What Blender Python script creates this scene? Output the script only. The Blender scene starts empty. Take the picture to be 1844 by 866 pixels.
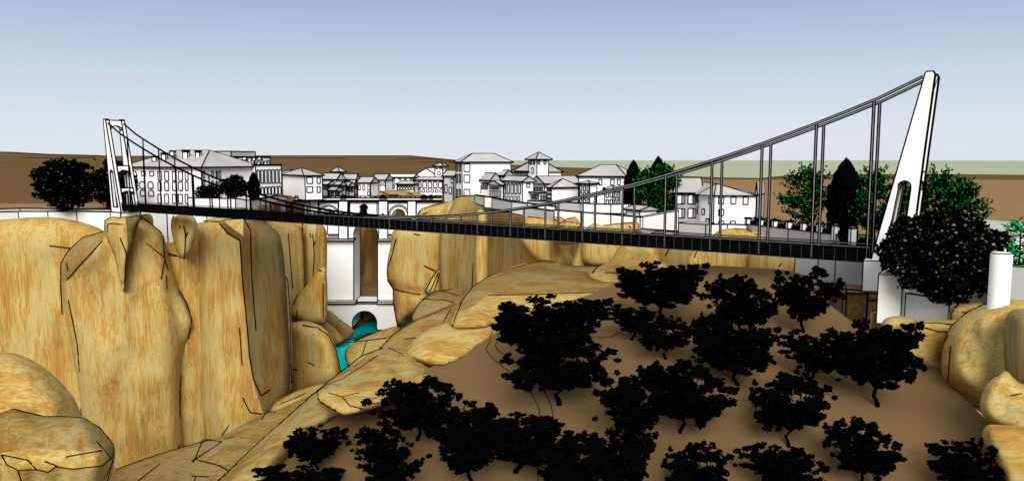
import bpy, math, random
import numpy as np
from mathutils import Vector, noise
from mathutils.bvhtree import BVHTree
from mathutils.geometry import delaunay_2d_cdt, tessellate_polygon
R = math.radians
scene = bpy.context.scene
col = scene.collection
random.seed(7)

# ------------------------------------------------------------------ camera model
FPX, CX, CY, TH, CZ = 1373.0, 922.0, 433.0, R(6.0), 60.0
CT, ST = math.cos(TH), math.sin(TH)

def ray(x, y):
    u, v = x - CX, CY - y
    return Vector((u, FPX * CT + v * ST, v * CT - FPX * ST))

def P(x, y, d):
    r = ray(x, y)
    k = d / r.y
    return Vector((r.x * k, d, r.z * k + CZ))

def on_z(x, y, z):
    r = ray(x, y)
    k = (z - CZ) / r.z
    return Vector((r.x * k, r.y * k, z))

def px_to_d(y, z):                       # depth of a level z seen at row y
    r = ray(CX, y)
    return (z - CZ) / r.z * r.y

def lin(c):
    return tuple(((v / 255) / 12.92 if v / 255 <= 0.04045 else ((v / 255 + 0.055) / 1.055) ** 2.4) for v in c)

# ------------------------------------------------------------------ materials
def new_mat(name):
    m = bpy.data.materials.new(name)
    m.use_nodes = True
    nt = m.node_tree
    b = nt.nodes['Principled BSDF']
    b.inputs['Roughness'].default_value = 0.95
    b.inputs['Specular IOR Level'].default_value = 0.0
    return m, nt, b

def pos_noise(nt, scale, sx=1, sy=1, sz=1, detail=3, rot=(0, 0, 0), dist=0.0):
    g = nt.nodes.new('ShaderNodeNewGeometry')
    mp = nt.nodes.new('ShaderNodeMapping')
    mp.inputs['Scale'].default_value = (sx, sy, sz)
    mp.inputs['Rotation'].default_value = rot
    nt.links.new(g.outputs['Position'], mp.inputs['Vector'])
    n = nt.nodes.new('ShaderNodeTexNoise')
    n.inputs['Scale'].default_value = scale
    n.inputs['Detail'].default_value = detail
    n.inputs['Distortion'].default_value = dist
    nt.links.new(mp.outputs['Vector'], n.inputs['Vector'])
    return n

def ramp(nt, src, stops):
    r = nt.nodes.new('ShaderNodeValToRGB')
    e = r.color_ramp.elements
    while len(e) < len(stops):
        e.new(0.5)
    for i, (p, c) in enumerate(stops):
        e[i].position = p
        e[i].color = (*lin(c), 1)
    nt.links.new(src, r.inputs['Fac'])
    return r

def flat_mat(name, c, c2=None, scale=0.5, rough=0.95):
    m, nt, b = new_mat(name)
    b.inputs['Roughness'].default_value = rough
    n = pos_noise(nt, scale)
    r = ramp(nt, n.outputs['Fac'], [(0.35, c), (0.65, c2 or c)])
    nt.links.new(r.outputs['Color'], b.inputs['Base Color'])
    return m

def rock_mat(name, scale, sz=0.10, rot=(0, 0, 0), tint=1.0, sx=1.0, sy=1.0):
    """warm cream / ochre strata: long soft streaks with finer fibres in them"""
    m, nt, b = new_mat(name)
    n1 = pos_noise(nt, scale * 0.38, sx, sy, sz * 1.0, 3, rot, 0.7)
    n2 = pos_noise(nt, scale * 3.4, sx, sy, sz * 0.45, 5, rot, 0.3)
    n3 = pos_noise(nt, scale * 0.10, 1, 1, 0.6, 2, rot, 0.2)
    mx = nt.nodes.new('ShaderNodeMix'); mx.data_type = 'FLOAT'
    mx.inputs[0].default_value = 0.58
    nt.links.new(n1.outputs['Fac'], mx.inputs[2]); nt.links.new(n2.outputs['Fac'], mx.inputs[3])
    mx2 = nt.nodes.new('ShaderNodeMix'); mx2.data_type = 'FLOAT'
    mx2.inputs[0].default_value = 0.3
    nt.links.new(mx.outputs[0], mx2.inputs[2]); nt.links.new(n3.outputs['Fac'], mx2.inputs[3])
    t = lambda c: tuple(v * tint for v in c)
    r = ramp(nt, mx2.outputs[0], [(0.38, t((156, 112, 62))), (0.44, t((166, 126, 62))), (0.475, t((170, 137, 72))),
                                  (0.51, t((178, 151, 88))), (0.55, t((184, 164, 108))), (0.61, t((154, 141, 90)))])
    nt.links.new(r.outputs['Color'], b.inputs['Base Color'])
    bp = nt.nodes.new('ShaderNodeBump'); bp.inputs['Strength'].default_value = 0.1
    bp.inputs['Distance'].default_value = 0.25 / scale
    nt.links.new(n1.outputs['Fac'], bp.inputs['Height']); nt.links.new(bp.outputs['Normal'], b.inputs['Normal'])
    return m

M = {}
M['white'] = flat_mat('white_render', (238, 237, 233), (242, 241, 237), 0.3)
M['roof'] = flat_mat('pale_roof', (160, 158, 154), (174, 172, 168), 0.2)
M['grey'] = flat_mat('grey_shaded_render', (176, 175, 172), (182, 181, 178), 0.3)  # grey walls, and white walls whose side shade is put into the colour
M['grey2'] = flat_mat('mid_grey_shaded_render', (158, 157, 154), (166, 165, 162), 0.3)  # deeper grey; the villa side's weaker light is put into the colour
M['pane'] = flat_mat('window_pane', (238, 238, 238), (240, 240, 240), 0.3)
M['shade'] = flat_mat('window_shade', (120, 120, 122), (140, 140, 142), 0.3)
M['black'] = flat_mat('black_line', (3, 3, 3), (5, 5, 5), 1.0)
M['iron'] = flat_mat('black_iron', (5, 5, 5), (11, 11, 11), 1.0)
M['steel'] = flat_mat('pale_steel', (112, 112, 114), (128, 128, 130), 2.0)
M['tick'] = flat_mat('dark_steel', (58, 58, 60), (66, 66, 68), 2.0)
M['leafblack'] = flat_mat('black_leaf', (2, 2, 2), (7, 8, 6), 1.5)
M['olive'] = flat_mat('olive_leaf', (92, 92, 48), (128, 126, 76), 1.5)
M['green'] = flat_mat('green_leaf', (12, 92, 24), (22, 134, 40), 1.5)
M['bright'] = flat_mat('bright_green_leaf', (20, 150, 70), (50, 190, 100), 3)
M['bark'] = flat_mat('brown_bark', (120, 96, 58), (96, 76, 46), 2)
M['soil'] = flat_mat('brown_soil', (107, 86, 57), (110, 89, 59), 0.08)
M['hill'] = flat_mat('brown_hillside', (90, 72, 46), (98, 78, 50), 0.01)
M['soilwall'] = flat_mat('brown_bank', (128, 104, 72), (134, 108, 76), 0.2)
M['plain'] = flat_mat('pale_green_plain', (150, 158, 130), (154, 162, 134), 0.0004)
M['path'] = flat_mat('grey_kerb', (150, 150, 155), (160, 160, 165), 0.2)
M['cyan'] = flat_mat('cyan_water', (0, 250, 252), (10, 254, 255), 0.1, 0.6)
M['teal'] = flat_mat('shaded_teal_water', (0, 150, 150), (4, 158, 158), 0.1, 0.6)  # darkened copy of the cyan water; shade is put into the colour
M['rockV'] = rock_mat('ochre_cliff', 1.1, 0.10)
M['rockT'] = rock_mat('ochre_cliff_tilted', 1.1, 0.12, (0, R(24), 0))
M['rockF'] = rock_mat('ochre_cliff_far', 0.8, 0.09)
M['rockH'] = rock_mat('ochre_boulder', 1.9, 1.0, (0, R(8), 0), 1.0, 0.14, 0.35)
M['rockH2'] = rock_mat('ochre_slab', 1.5, 1.0, (0, R(22), R(20)), 0.97, 0.12, 0.3)
M['rockN'] = rock_mat('ochre_boulder_near', 2.6, 0.8, (0, R(-38), 0), 1.0, 0.16, 0.6)
M['rockO'] = rock_mat('olive_shaded_cliff', 1.0, 0.09, (0, 0, 0), 0.80)  # darker copy of the ochre cliff; shade on turned-away sides is in the colour
M['rockD'] = rock_mat('dark_shaded_cliff', 1.0, 0.09, (0, 0, 0), 0.58)  # darkest cliff copy, for flanks whose shade is painted
M['rockH2O'] = rock_mat('olive_shaded_slab', 1.5, 1.0, (0, R(22), R(20)), 0.82, 0.12, 0.3)  # darker slab copy; shading of upper faces put into the colour
M['rockHO'] = rock_mat('olive_shaded_boulder', 1.8, 1.0, (0, R(8), 0), 0.80, 0.14, 0.35)  # darker boulder copy for facets with painted shading

# ------------------------------------------------------------------ geometry container
class G:
    def __init__(s):
        s.V, s.F, s.Mi, s.S = [], [], [], []
    def add(s, verts, faces, mi=0, smooth=False):
        o = len(s.V)
        s.V += [Vector(v) for v in verts]
        for f in faces:
            s.F.append([i + o for i in f]); s.Mi.append(mi); s.S.append(smooth)
    def bar(s, a, b, w, mi=1, n=4, h=None):
        a, b = Vector(a), Vector(b)
        t = b - a
        if t.length < 1e-5: return
        t.normalize()
        up = Vector((0, 0, 1)) if abs(t.z) < 0.95 else Vector((1, 0, 0))
        x = t.cross(up).normalized(); y = t.cross(x).normalized()
        h = w if h is None else h
        vs = []
        for p in (a, b):
            for k in range(n):
                an = 2 * math.pi * (k + 0.5) / n
                c = 1 / math.cos(math.pi / n) if n == 4 else 1
                vs.append(p + x * math.cos(an) * w / 2 * c + y * math.sin(an) * h / 2 * c)
        fs = [(k, (k + 1) % n, n + (k + 1) % n, n + k) for k in range(n)]
        fs += [tuple(range(n))[::-1], tuple(range(n, 2 * n))]
        s.add(vs, fs, mi)
    def path(s, pts, w, mi=1, n=4):
        for a, b in zip(pts[:-1], pts[1:]): s.bar(a, b, w, mi, n)
    def box(s, o, ax, ay, az, mi=0):
        o, ax, ay, az = Vector(o), Vector(ax), Vector(ay), Vector(az)
        v = [o, o + ax, o + ax + ay, o + ay]; v += [p + az for p in v]
        s.add(v, [(0, 3, 2, 1), (4, 5, 6, 7), (0, 1, 5, 4), (1, 2, 6, 5), (2, 3, 7, 6), (3, 0, 4, 7)], mi)
    def tube(s, pts, rad, mi=0, n=6, smooth=True):
        vs = []
        for i, p in enumerate(pts):
            p = Vector(p)
            t = (Vector(pts[min(i + 1, len(pts) - 1)]) - Vector(pts[max(i - 1, 0)])).normalized()
            up = Vector((0, 0, 1)) if abs(t.z) < 0.9 else Vector((1, 0, 0))
            x = t.cross(up).normalized(); y = t.cross(x).normalized()
            r = rad[i] if isinstance(rad, (list, tuple)) else rad
            vs += [p + (x * math.cos(2 * math.pi * k / n) + y * math.sin(2 * math.pi * k / n)) * r for k in range(n)]
        fs = []
        for i in range(len(pts) - 1):
            fs += [(i * n + k, i * n + (k + 1) % n, (i + 1) * n + (k + 1) % n, (i + 1) * n + k) for k in range(n)]
        fs += [tuple(range(n))[::-1], tuple(range((len(pts) - 1) * n, len(pts) * n))]
        s.add(vs, fs, mi, smooth)
    def prism(s, poly, holes, frame, th, mi=0):
        """poly/holes: 2-D rings mapped by frame(u,v)->world; th: world thickness vector"""
        rings = [poly] + list(holes)
        pts3 = [[Vector((p[0], p[1], 0)) for p in r] for r in rings]
        tris = tessellate_polygon(pts3)
        flat = [p for r in rings for p in r]
        W = [frame(*p) for p in flat]
        n = len(W); th = Vector(th)
        fs = []
        for t in tris:
            a, b, c = (W[i] for i in t)
            if (b - a).cross(c - a).dot(th) > 0: t = (t[0], t[2], t[1])
            fs.append(tuple(t)); fs.append(tuple(i + n for i in reversed(t)))
        k = 0
        for r in rings:
            m = len(r)
            for i in range(m):
                fs.append((k + i, k + (i + 1) % m, n + k + (i + 1) % m, n + k + i))
            k += m
        s.add(W + [w + th for w in W], fs, mi)
    def outline(s, w, ang=28):
        """black line geometry laid along every hard edge of what is in the mesh so far"""
        key = lambda v: (round(v.x, 3), round(v.y, 3), round(v.z, 3))
        E = {}
        for f, mi in zip(s.F, s.Mi):
            if mi == 1: continue
            vs = [s.V[i] for i in f]
            nrm = Vector((0, 0, 0))
            for i in range(1, len(vs) - 1): nrm += (vs[i] - vs[0]).cross(vs[i + 1] - vs[0])
            if nrm.length < 1e-9: continue
            nrm.normalize()
            for i in range(len(vs)):
                a, b = key(vs[i]), key(vs[(i + 1) % len(vs)])
                if a == b: continue
                E.setdefault((a, b) if a < b else (b, a), []).append(nrm)
        ca = math.cos(R(ang))
        for (a, b), ns in E.items():
            if len(ns) == 1 or (len(ns) == 2 and abs(ns[0].dot(ns[1])) < ca) or \
               (len(ns) > 2 and min(abs(ns[0].dot(k)) for k in ns) < ca):
                s.bar(a, b, w, 1)
    def obj(s, name, mats, parent=None, base=None):
        """link as one mesh; its origin sits at base (or the foot of its bounding box)"""
        if parent is not None:
            o0 = parent.matrix_world.translation if False else Vector(parent['_base'])
        elif base is not None:
            o0 = Vector(base)
        else:
            xs = [v.x for v in s.V]; ys = [v.y for v in s.V]; zs = [v.z for v in s.V]
            o0 = Vector(((min(xs) + max(xs)) / 2, (min(ys) + max(ys)) / 2, min(zs)))
        me = bpy.data.meshes.new(name)
        me.from_pydata([tuple(v - o0) for v in s.V], [], s.F)
        for m in mats: me.materials.append(M[m] if isinstance(m, str) else m)
        me.polygons.foreach_set('material_index', s.Mi)
        me.polygons.foreach_set('use_smooth', s.S)
        me.update()
        o = bpy.data.objects.new(name, me)
        col.objects.link(o)
        if parent is not None:
            o.parent = parent
        else:
            o.location = o0
        o['_base'] = list(o0)
        return o

def thing(name, label, cat, base, group=None):
    o = bpy.data.objects.new(name, None)
    col.objects.link(o)
    o.location = base; o['_base'] = list(base)
    o.empty_display_size = 0.5
    o['label'] = label; o['category'] = cat
    if group: o['group'] = group
    return o

def tag(o, label, cat, group=None):
    o['label'] = label; o['category'] = cat
    if group: o['group'] = group
    return o

def struct(o):
    o['kind'] = 'structure'; return o

def LW(d, px=1.9):
    return px * d / 1380.0

# ------------------------------------------------------------------ rocks
def spline(pts, k=5):
    out = []; n = len(pts)
    for i in range(n):
        p0, p1, p2, p3 = (np.array(pts[(i + j - 1) % n], float) for j in range(4))
        for t in np.linspace(0, 1, k, endpoint=False):
            out.append(0.5 * ((2 * p1) + (p2 - p0) * t + (2 * p0 - 5 * p1 + 4 * p2 - p3) * t * t + (3 * p1 - p0 - 3 * p2 + p3) * t ** 3))
    return np.array(out)

def seg_dist(pt, poly):
    a = poly; b = np.roll(poly, -1, 0); ab = b - a
    ap = pt[:, None, :] - a[None]
    t = np.clip((ap * ab[None]).sum(2) / ((ab ** 2).sum(1)[None] + 1e-9), 0, 1)
    d = ap - t[:, :, None] * ab[None]
    return np.sqrt((d ** 2).sum(2)).min(1)

def inside(pt, poly):
    x, y = pt[:, 0], pt[:, 1]; c = np.zeros(len(pt), bool)
    a = poly; b = np.roll(poly, -1, 0)
    for (x1, y1), (x2, y2) in zip(a, b):
        if y1 == y2: continue
        m = ((y1 > y) != (y2 > y)) & (x < (x2 - x1) * (y - y1) / (y2 - y1) + x1)
        c ^= m
    return c

def rock(outl, d0, dx, dy, T, Rp, cracks=(), mat='rockV', step=9, nz=1.0, smooth=True, seed=0, rim=0, back=1.0,
         name='rock_face', label=None, cat='rock', ref=None, group=None, creases=(), patches=(), pmat='rockD'):
    """a solid rock body: its rim follows the outline, its face swells forward, its back swells away.
    creases: (x,y,x,y,depth,width) grooves or ribs cut into the face"""
    if name == 'cliff': T = T * .62; Rp = Rp * .9
    poly = spline(outl, 6) if smooth else np.array(outl, float)
    xm, ym = (ref if ref else (poly[:, 0].mean(), poly[:, 1].mean()))
    def dep(pt, side=1):
        pt = np.atleast_2d(pt)
        dist = seg_dist(pt, poly) * inside(pt, poly)
        t = np.clip(dist / Rp, 0, 1)
        g = np.sqrt(np.clip(1 - (1 - t) ** 2, 0, 1))
        base = 1.0 / (1.0 / d0 - (dx * (pt[:, 0] - xm) - dy * (pt[:, 1] - ym)) / (100 * d0 * d0))
        out = base - side * T * g * (1 if side > 0 else back)
        if nz and side > 0:
            for i in range(len(pt)):
                x, y = pt[i]
                q = Vector((x * 0.022 + seed * 7.1, y * 0.009 + seed, seed * 3.3))
                q2 = Vector((x * 0.06 + seed * 2.1, y * 0.03 - seed, 4.2))
                out[i] -= t[i] * nz * T * (0.42 * noise.noise(q) + 0.13 * noise.noise(q2))
        if side > 0:
            for (x0, y0, x1, y1, cd, cw) in creases:
                a = np.array([x0, y0], float); b = np.array([x1, y1], float)
                ab = b - a; tt = np.clip(((pt - a) @ ab) / (ab @ ab), 0, 1)
                dd = np.sqrt(((pt - a - tt[:, None] * ab) ** 2).sum(1))
                out += cd * np.clip(1 - dd / cw, 0, 1) * np.minimum(t * 3, 1)
        return out
    x0, y0 = poly.min(0); x1, y1 = poly.max(0)
    gx, gy = np.meshgrid(np.arange(x0, x1, step), np.arange(y0, y1, step))
    gx = gx + ((np.arange(gx.shape[0]) % 2) * step / 2)[:, None]
    pt = np.stack([gx.ravel(), gy.ravel()], 1)
    rs = np.random.RandomState(seed + 3)
    pt = pt + rs.uniform(-step * .15, step * .15, pt.shape)
    keep = inside(pt, poly)
    pt = pt[keep]
    if len(pt): pt = pt[seg_dist(pt, poly) > step * 0.35]
    ring1 = []
    n = len(poly)
    allp = [Vector(p) for p in poly] + [Vector(p) for p in pt]
    ed = []
    for pa in patches:                   # facets with shade painted into their colour, borders kept as mesh edges
        q = []
        pa_ = np.array(pa, float)
        for a, b in zip(pa_, np.roll(pa_, -1, 0)):
            k = max(1, int(np.hypot(*(b - a)) / step))
            for t in np.linspace(0, 1, k, endpoint=False): q.append(a + (b - a) * t)
        o = len(allp); m = len(q)
        allp += [Vector(p) for p in q]; ed += [(o + i, o + (i + 1) % m) for i in range(m)]
    res = delaunay_2d_cdt(allp, ed, [list(range(n))], 1, 1e-4)
    v2 = np.array([(v.x, v.y) for v in res[0]]); tris = res[2]
    if patches:
        ok = inside(np.array([v2[list(t)].mean(0) for t in tris]), poly); tris = [t for t, k in zip(tris, ok) if k]
    df = dep(v2, 1); db = dep(v2, -1)
    rimd = seg_dist(v2, poly) < 1e-3
    N = len(v2)
    df[rimd] = db[rimd] = 1.0 / (1.0 / d0 - (dx * (v2[rimd, 0] - xm) - dy * (v2[rimd, 1] - ym)) / (100 * d0 * d0))
    V = [P(v2[i, 0], v2[i, 1], df[i]) for i in range(N)]
    idx = {}; 
    for i in range(N):
        if rimd[i]: idx[i] = i
        else:
            idx[i] = len(V); V.append(P(v2[i, 0], v2[i, 1], db[i]))
    F = []
    for t in tris:
        a, b, c = (V[i] for i in t[:3])
        t = list(t)
        if (v2[t[1]][0] - v2[t[0]][0]) * (v2[t[2]][1] - v2[t[0]][1]) - (v2[t[1]][1] - v2[t[0]][1]) * (v2[t[2]][0] - v2[t[0]][0]) > 0: t = t[::-1]
        F.append(t); F.append([idx[i] for i in reversed(t)])
    g = G(); g.add(V, F, 0, True)
    if patches:
        cen = np.array([v2[list(t)].mean(0) for t in tris])
        for pa in patches:
            for i in np.nonzero(inside(cen, np.array(pa, float)))[0]: g.Mi[2 * i] = 2
    bvh = BVHTree.FromPolygons([tuple(v) for v in V], F)
    for cr in cracks:
        w = cr[0]; pl = np.array(cr[1:], float).reshape(-1, 2)
        pp = []
        for a, b in zip(pl[:-1], pl[1:]):
            k = max(2, int(np.hypot(*(b - a)) / 6))
            for t in np.linspace(0, 1, k, endpoint=False): pp.append(a + (b - a) * t)
        pp.append(pl[-1]); pp = np.array(pp)
        w3 = []
        for p in pp:
            h = bvh.ray_cast(Vector((0, 0, CZ)), ray(p[0], p[1]).normalized())
            if h[0] is None:       # just off the silhouette: sit on the rim
                q = poly[np.argmin(((poly - p) ** 2).sum(1))]
                dq = 1.0 / (1.0 / d0 - (dx * (q[0] - xm) - dy * (q[1] - ym)) / (100 * d0 * d0))
                w3.append(P(p[0], p[1], dq))
            else: w3.append(P(p[0], p[1], h[0].y * .9985))
        g.path(w3, LW(d0, w * .88), 1, 4)
    if rim:
        rr = [P(p[0], p[1], 1.0 / (1.0 / d0 - (dx * (p[0] - xm) - dy * (p[1] - ym)) / (100 * d0 * d0))) for p in poly]
        g.path(rr + rr[:1], LW(d0, rim), 1)
    o = g.obj(name, [mat, 'black', pmat])
    if label: tag(o, label, cat, group)
    else: struct(o)
    return o

# ------------------------------------------------------------------ surface given by depth control points (1/depth thin-plate)
class Surf:
    def __init__(s, pts):
        s.c = np.array([(p[0], p[1]) for p in pts], float) / 100
        f = np.array([1.0 / p[2] for p in pts])
        n = len(pts)
        K = s.phi(np.sqrt(((s.c[:, None] - s.c[None]) ** 2).sum(2))) + np.eye(n) * 0.02
        Q = np.hstack([np.ones((n, 1)), s.c])
        A = np.block([[K, Q], [Q.T, np.zeros((3, 3))]])
        s.w = np.linalg.solve(A, np.concatenate([f, np.zeros(3)]))
    def phi(s, r):
        return np.where(r > 1e-9, r * r * np.log(np.maximum(r, 1e-9)), 0)
    def d(s, x, y):
        p = np.array([x, y], float) / 100
        r = np.sqrt(((s.c - p) ** 2).sum(1))
        n = len(s.c)
        return 1.0 / float(s.phi(r) @ s.w[:n] + s.w[n] + s.w[n + 1] * p[0] + s.w[n + 2] * p[1])
    def at(s, x, y, lift=0.0):
        v = P(x, y, s.d(x, y)); v.z += lift; return v

def sheet(name, surf, outl, step, mat, skirt=0, smooth=True):
    poly = np.array(outl, float)
    dense = []
    for a, b in zip(poly, np.roll(poly, -1, 0)):
        k = max(1, int(np.hypot(*(b - a)) / (step * 1.2)))
        for t in np.linspace(0, 1, k, endpoint=False): dense.append(a + (b - a) * t)
    poly = np.array(dense)
    x0, y0 = poly.min(0); x1, y1 = poly.max(0)
    gx, gy = np.meshgrid(np.arange(x0, x1, step), np.arange(y0, y1, step))
    pt = np.stack([gx.ravel(), gy.ravel()], 1); pt = pt[inside(pt, poly)]; pt = pt[seg_dist(pt, poly) > step * .4]
    n = len(poly)
    res = delaunay_2d_cdt([Vector(p) for p in poly] + [Vector(p) for p in pt], [], [list(range(n))], 1, 1e-4)
    V = [surf.at(v.x, v.y) for v in res[0]]
    F = []
    for t in res[2]:
        a, b, c = (V[i] for i in t[:3]); t = list(t)
        if (b - a).cross(c - a).z < 0: t = t[::-1]
        F.append(t)
    g = G(); g.add(V, F, 0, smooth)
    if skirt:
        top = [surf.at(*p) for p in poly]
        bot = [v - Vector((0, 0, skirt)) for v in top]
        g.add(top + bot, [(i, (i + 1) % n, n + (i + 1) % n, n + i) for i in range(n)], 0)
    return g.obj(name, [mat, 'black'])

# ================================================================== SETTING
# far plain to the horizon
g = G(); S = 150000
g.add([(-S, -2000, -18), (S, -2000, -18), (S, 2 * S, -18), (-S, 2 * S, -18)], [(0, 1, 2, 3)])
struct(g.obj('plain', ['plain'], base=(0, 0, -18)))

# brown hills behind the town: rows from the plateau to the skyline
ZP = 47.3
sky_l = [(-500, 268), (-200, 270), (0, 275), (60, 278), (130, 280), (200, 282), (520, 281), (545, 281), (740, 281), (790, 286), (820, 289),
         (900, 296), (960, 301), (1060, 304), (1130, 308), (1220, 318), (1300, 321), (1370, 322), (1410, 318), (1500, 315.5), (1700, 315), (1900, 317), (2400, 318)]
g = G(); V = []; NR = 14
for (x, y) in sky_l:
    top = P(x, y, 1500 if x < 1150 else 1300)
    dn = 150 if x > 1000 else 340 if 540 < x < 1000 else 225
    for j in range(NR):
        t = j / (NR - 1)
        rx = ray(x, y); d = dn + (top.y - dn) * t
        z = ZP + (top.z - ZP) * (t ** 1.0)
        if top.z < ZP: z = ZP + (top.z - ZP) * t
        V.append(Vector((rx.x / rx.y * d, d, z + 1.2 * noise.noise(Vector((x * .01, d * .004, 0))) * (0 < j < NR - 1))))
    V.append(Vector((rx.x / rx.y * 1700, 1700, -19)))
NR1 = NR + 1
F = [(i * NR1 + j, (i + 1) * NR1 + j, (i + 1) * NR1 + j + 1, i * NR1 + j + 1) for i in range(len(sky_l) - 1) for j in range(NR)]
g.add(V, F, 0, True)
# dark contour lines and the skyline itself
for i in range(len(sky_l) - 1):
    g.bar(V[i * NR1 + NR - 1], V[(i + 1) * NR1 + NR - 1], LW(1400, 2.2), 1)
struct(g.obj('hills', ['hill', 'black'], base=(0, 800, ZP)))
HILL = g
def ridge(pts, d, w):
    gg = G()
    vs = [P(x, y, d) for x, y in pts]
    lo = [P(x, y + 9, d - 70) for x, y in pts]; n = len(vs)
    bk = [Vector((v.x * 1.05, v.y + 90, v.z - 10)) for v in vs]
    gg.add(vs + lo + bk, [(n + i, n + i + 1, i + 1, i) for i in range(n - 1)] + [(i, i + 1, 2 * n + i + 1, 2 * n + i) for i in range(n - 1)], 0, True)
    gg.path(vs, LW(d, w), 1)
    struct(gg.obj('hill_ridge', ['hill', 'black']))
ridge([(-60, 273.5), (20, 275.2), (90, 279), (170, 280.8), (200, 282.5)], 1180, 3)
ridge([(-40, 284.8), (60, 284.9), (168, 285)], 1010, 1.6)
ridge([(480, 285.6), (560, 285.4), (624, 285.5)], 1060, 1.6)
ridge([(664, 292.8), (730, 292.2), (800, 292.5), (850, 294)], 960, 1.6)
ridge([(715, 286), (760, 286), (800, 289), (830, 292)], 1080, 1.8)
ridge([(1140, 322), (1180, 321), (1222, 319.6)], 900, 1.6)

# town plateau: two tables either side of the gorge
def table(name, pts, z, depth, mat, lw=0):
    g = G(); top = [Vector((p.x, p.y, z)) for p in pts]; n = len(top)
    g.prism([(p.x, p.y) for p in top], [], lambda u, v: Vector((u, v, z)), (0, 0, -depth))
    return struct(g.obj(name, [mat, 'black']))
table('plateau_ground', [P(-260, 400, 180), P(0, 400, 190), P(150, 400, 194), P(215, 400, 188), P(300, 400, 192), P(430, 400, 198), P(490, 400, 222),
                         P(525, 400, 262), P(545, 400, 330), P(600, 400, 420), P(300, 400, 500), P(-400, 400, 500)], ZP, 47, 'soilwall')
table('plateau_ground', [P(795, 400, 264), P(800, 400, 240), P(840, 400, 222), P(940, 400, 196), P(1060, 400, 166), P(1200, 400, 140), P(1440, 400, 112),
                         P(1640, 400, 94), P(2300, 400, 92), P(2600, 400, 500), P(700, 400, 500), P(760, 400, 330)], ZP, 47, 'soilwall')
# gorge floor
g = G()
g.add([(-260, 55, -14), (-6, 55, -14), (40, 120, -14), (40, 480, -14), (-260, 480, -14)], [(0, 1, 2, 3, 4)])
struct(g.obj('gorge_floor', ['soilwall']))
# river: teal pool with painted shade, bright stretch tilted to catch the sun
g = G()
pool = [(604, 612), (636, 596), (668, 572), (690, 566), (690, 590), (680, 596), (660, 600), (634, 612), (622, 618)]
g.add([on_z(x, y, 1.2) for x, y in pool], [tuple(range(len(pool)))])
far = [(640, 594), (660, 578), (676, 573), (690, 566), (690, 557), (676, 561), (645, 585)]
struct(g.obj('river', ['teal']))
g = G()
fall = [(594, 613, 238.3), (638, 613, 238.3), (634, 640, 235.6), (636, 665, 233.2), (638, 700, 230), (594, 700, 230), (594, 655, 234.2)]
g.add([P(*p) for p in fall], [tuple(range(len(fall)))])
struct(g.obj('river_tilted', ['cyan']))

# ------------------------------------------------------------------ near brown hillside
hs = Surf([(300, 900, 54), (430, 866, 55), (700, 866, 51), (1000, 866, 50), (1400, 866, 50), (1800, 866, 50), (600, 720, 66), (800, 640, 73),
           (900, 600, 78), (1100, 530, 88), (1130, 500, 96), (1300, 480, 98), (1440, 486, 94), (1520, 510, 86), (1600, 560, 76), (1700, 660, 62),
           (1780, 760, 54), (1300, 650, 64), (1000, 720, 60), (1300, 750, 56), (1000, 1000, 43), (1900, 1000, 43), (300, 1050, 46), (1550, 600, 70)])
sheet('hillside', hs, [(250, 1040), (330, 960), (430, 860), (560, 765), (660, 700), (760, 668), (860, 620), (960, 560), (1070, 528), (1115, 505), (1180, 489), (1290, 478),
                       (1400, 484), (1440, 492), (1474, 516), (1494, 548), (1545, 588), (1600, 606), (1660, 640), (1720, 700), (1800, 780), (1900, 860), (2050, 1040)], 16, 'soil', 14)['kind'] = 'structure'
# double line of the footpath kerbs
g = G()
def groundline(pts, w):
    pp = spline(pts, 6)[:-6]
    g.path([hs.at(x, y, 0.03) for x, y in pp], LW(62, w), 1)
groundline([(900, 612), (880, 620), (877, 632), (895, 652), (925, 676), (950, 700), (965, 724), (972, 745), (973, 790), (968, 866), (967, 900)], 1.0)
groundline([(912, 612), (896, 616), (893, 626), (912, 642), (950, 670), (980, 705), (994, 738), (996, 790), (990, 866), (989, 900)], 1.0)
groundline([(1050, 603), (1075, 608), (1100, 606), (1120, 597), (1140, 590), (1160, 585)], 1.0)
groundline([(1240, 522), (1262, 531), (1290, 534), (1310, 536)], 1.0)
struct(g.obj('path_edge', ['black', 'black']))

# ================================================================== CLIFFS (left)
rock([(-80, 402), (0, 396), (60, 391), (105, 392), (150, 401), (190, 420), (200, 470), (200, 700), (190, 900), (-80, 900)], 179, 0, 0, 8, 60,
     [(1.6, 88, 442, 128, 447)], 'rockV', 11, 0.8, seed=1, name='cliff')
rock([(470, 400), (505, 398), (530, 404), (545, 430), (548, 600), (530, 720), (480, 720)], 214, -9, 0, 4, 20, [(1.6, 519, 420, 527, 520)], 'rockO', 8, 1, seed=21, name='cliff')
# column east of the tower
rock([(352, 412), (366, 399), (382, 392), (436, 392), (462, 397), (490, 410), (508, 440), (518, 560), (522, 700), (500, 750), (470, 800), (420, 860), (370, 860), (352, 700), (348, 500)],
     176, -3.5, 0, 9, 40,
     [(1.6, 367, 398, 397, 399, 408, 395, 440, 394), (1.8, 395, 402, 410, 420, 432, 433, 436, 500, 445, 590, 449, 640, 456, 682, 470, 712, 486, 701),
      (1.6, 440, 395, 451, 415, 453, 500, 461, 595), (1.6, 431, 590, 436, 658), (1.6, 437, 716, 450, 742, 472, 745), (1.4, 395, 790, 412, 765)],
     'rockV', 8, 0.8, seed=2, name='cliff',
     patches=[[(438, 390), (530, 396), (530, 700), (500, 760), (478, 760), (458, 690), (449, 650), (444, 590), (436, 500), (432, 433), (410, 420), (396, 403), (404, 399), (425, 416), (438, 425)]])  # shade of the right-facing flank painted as a dark facet
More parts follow.
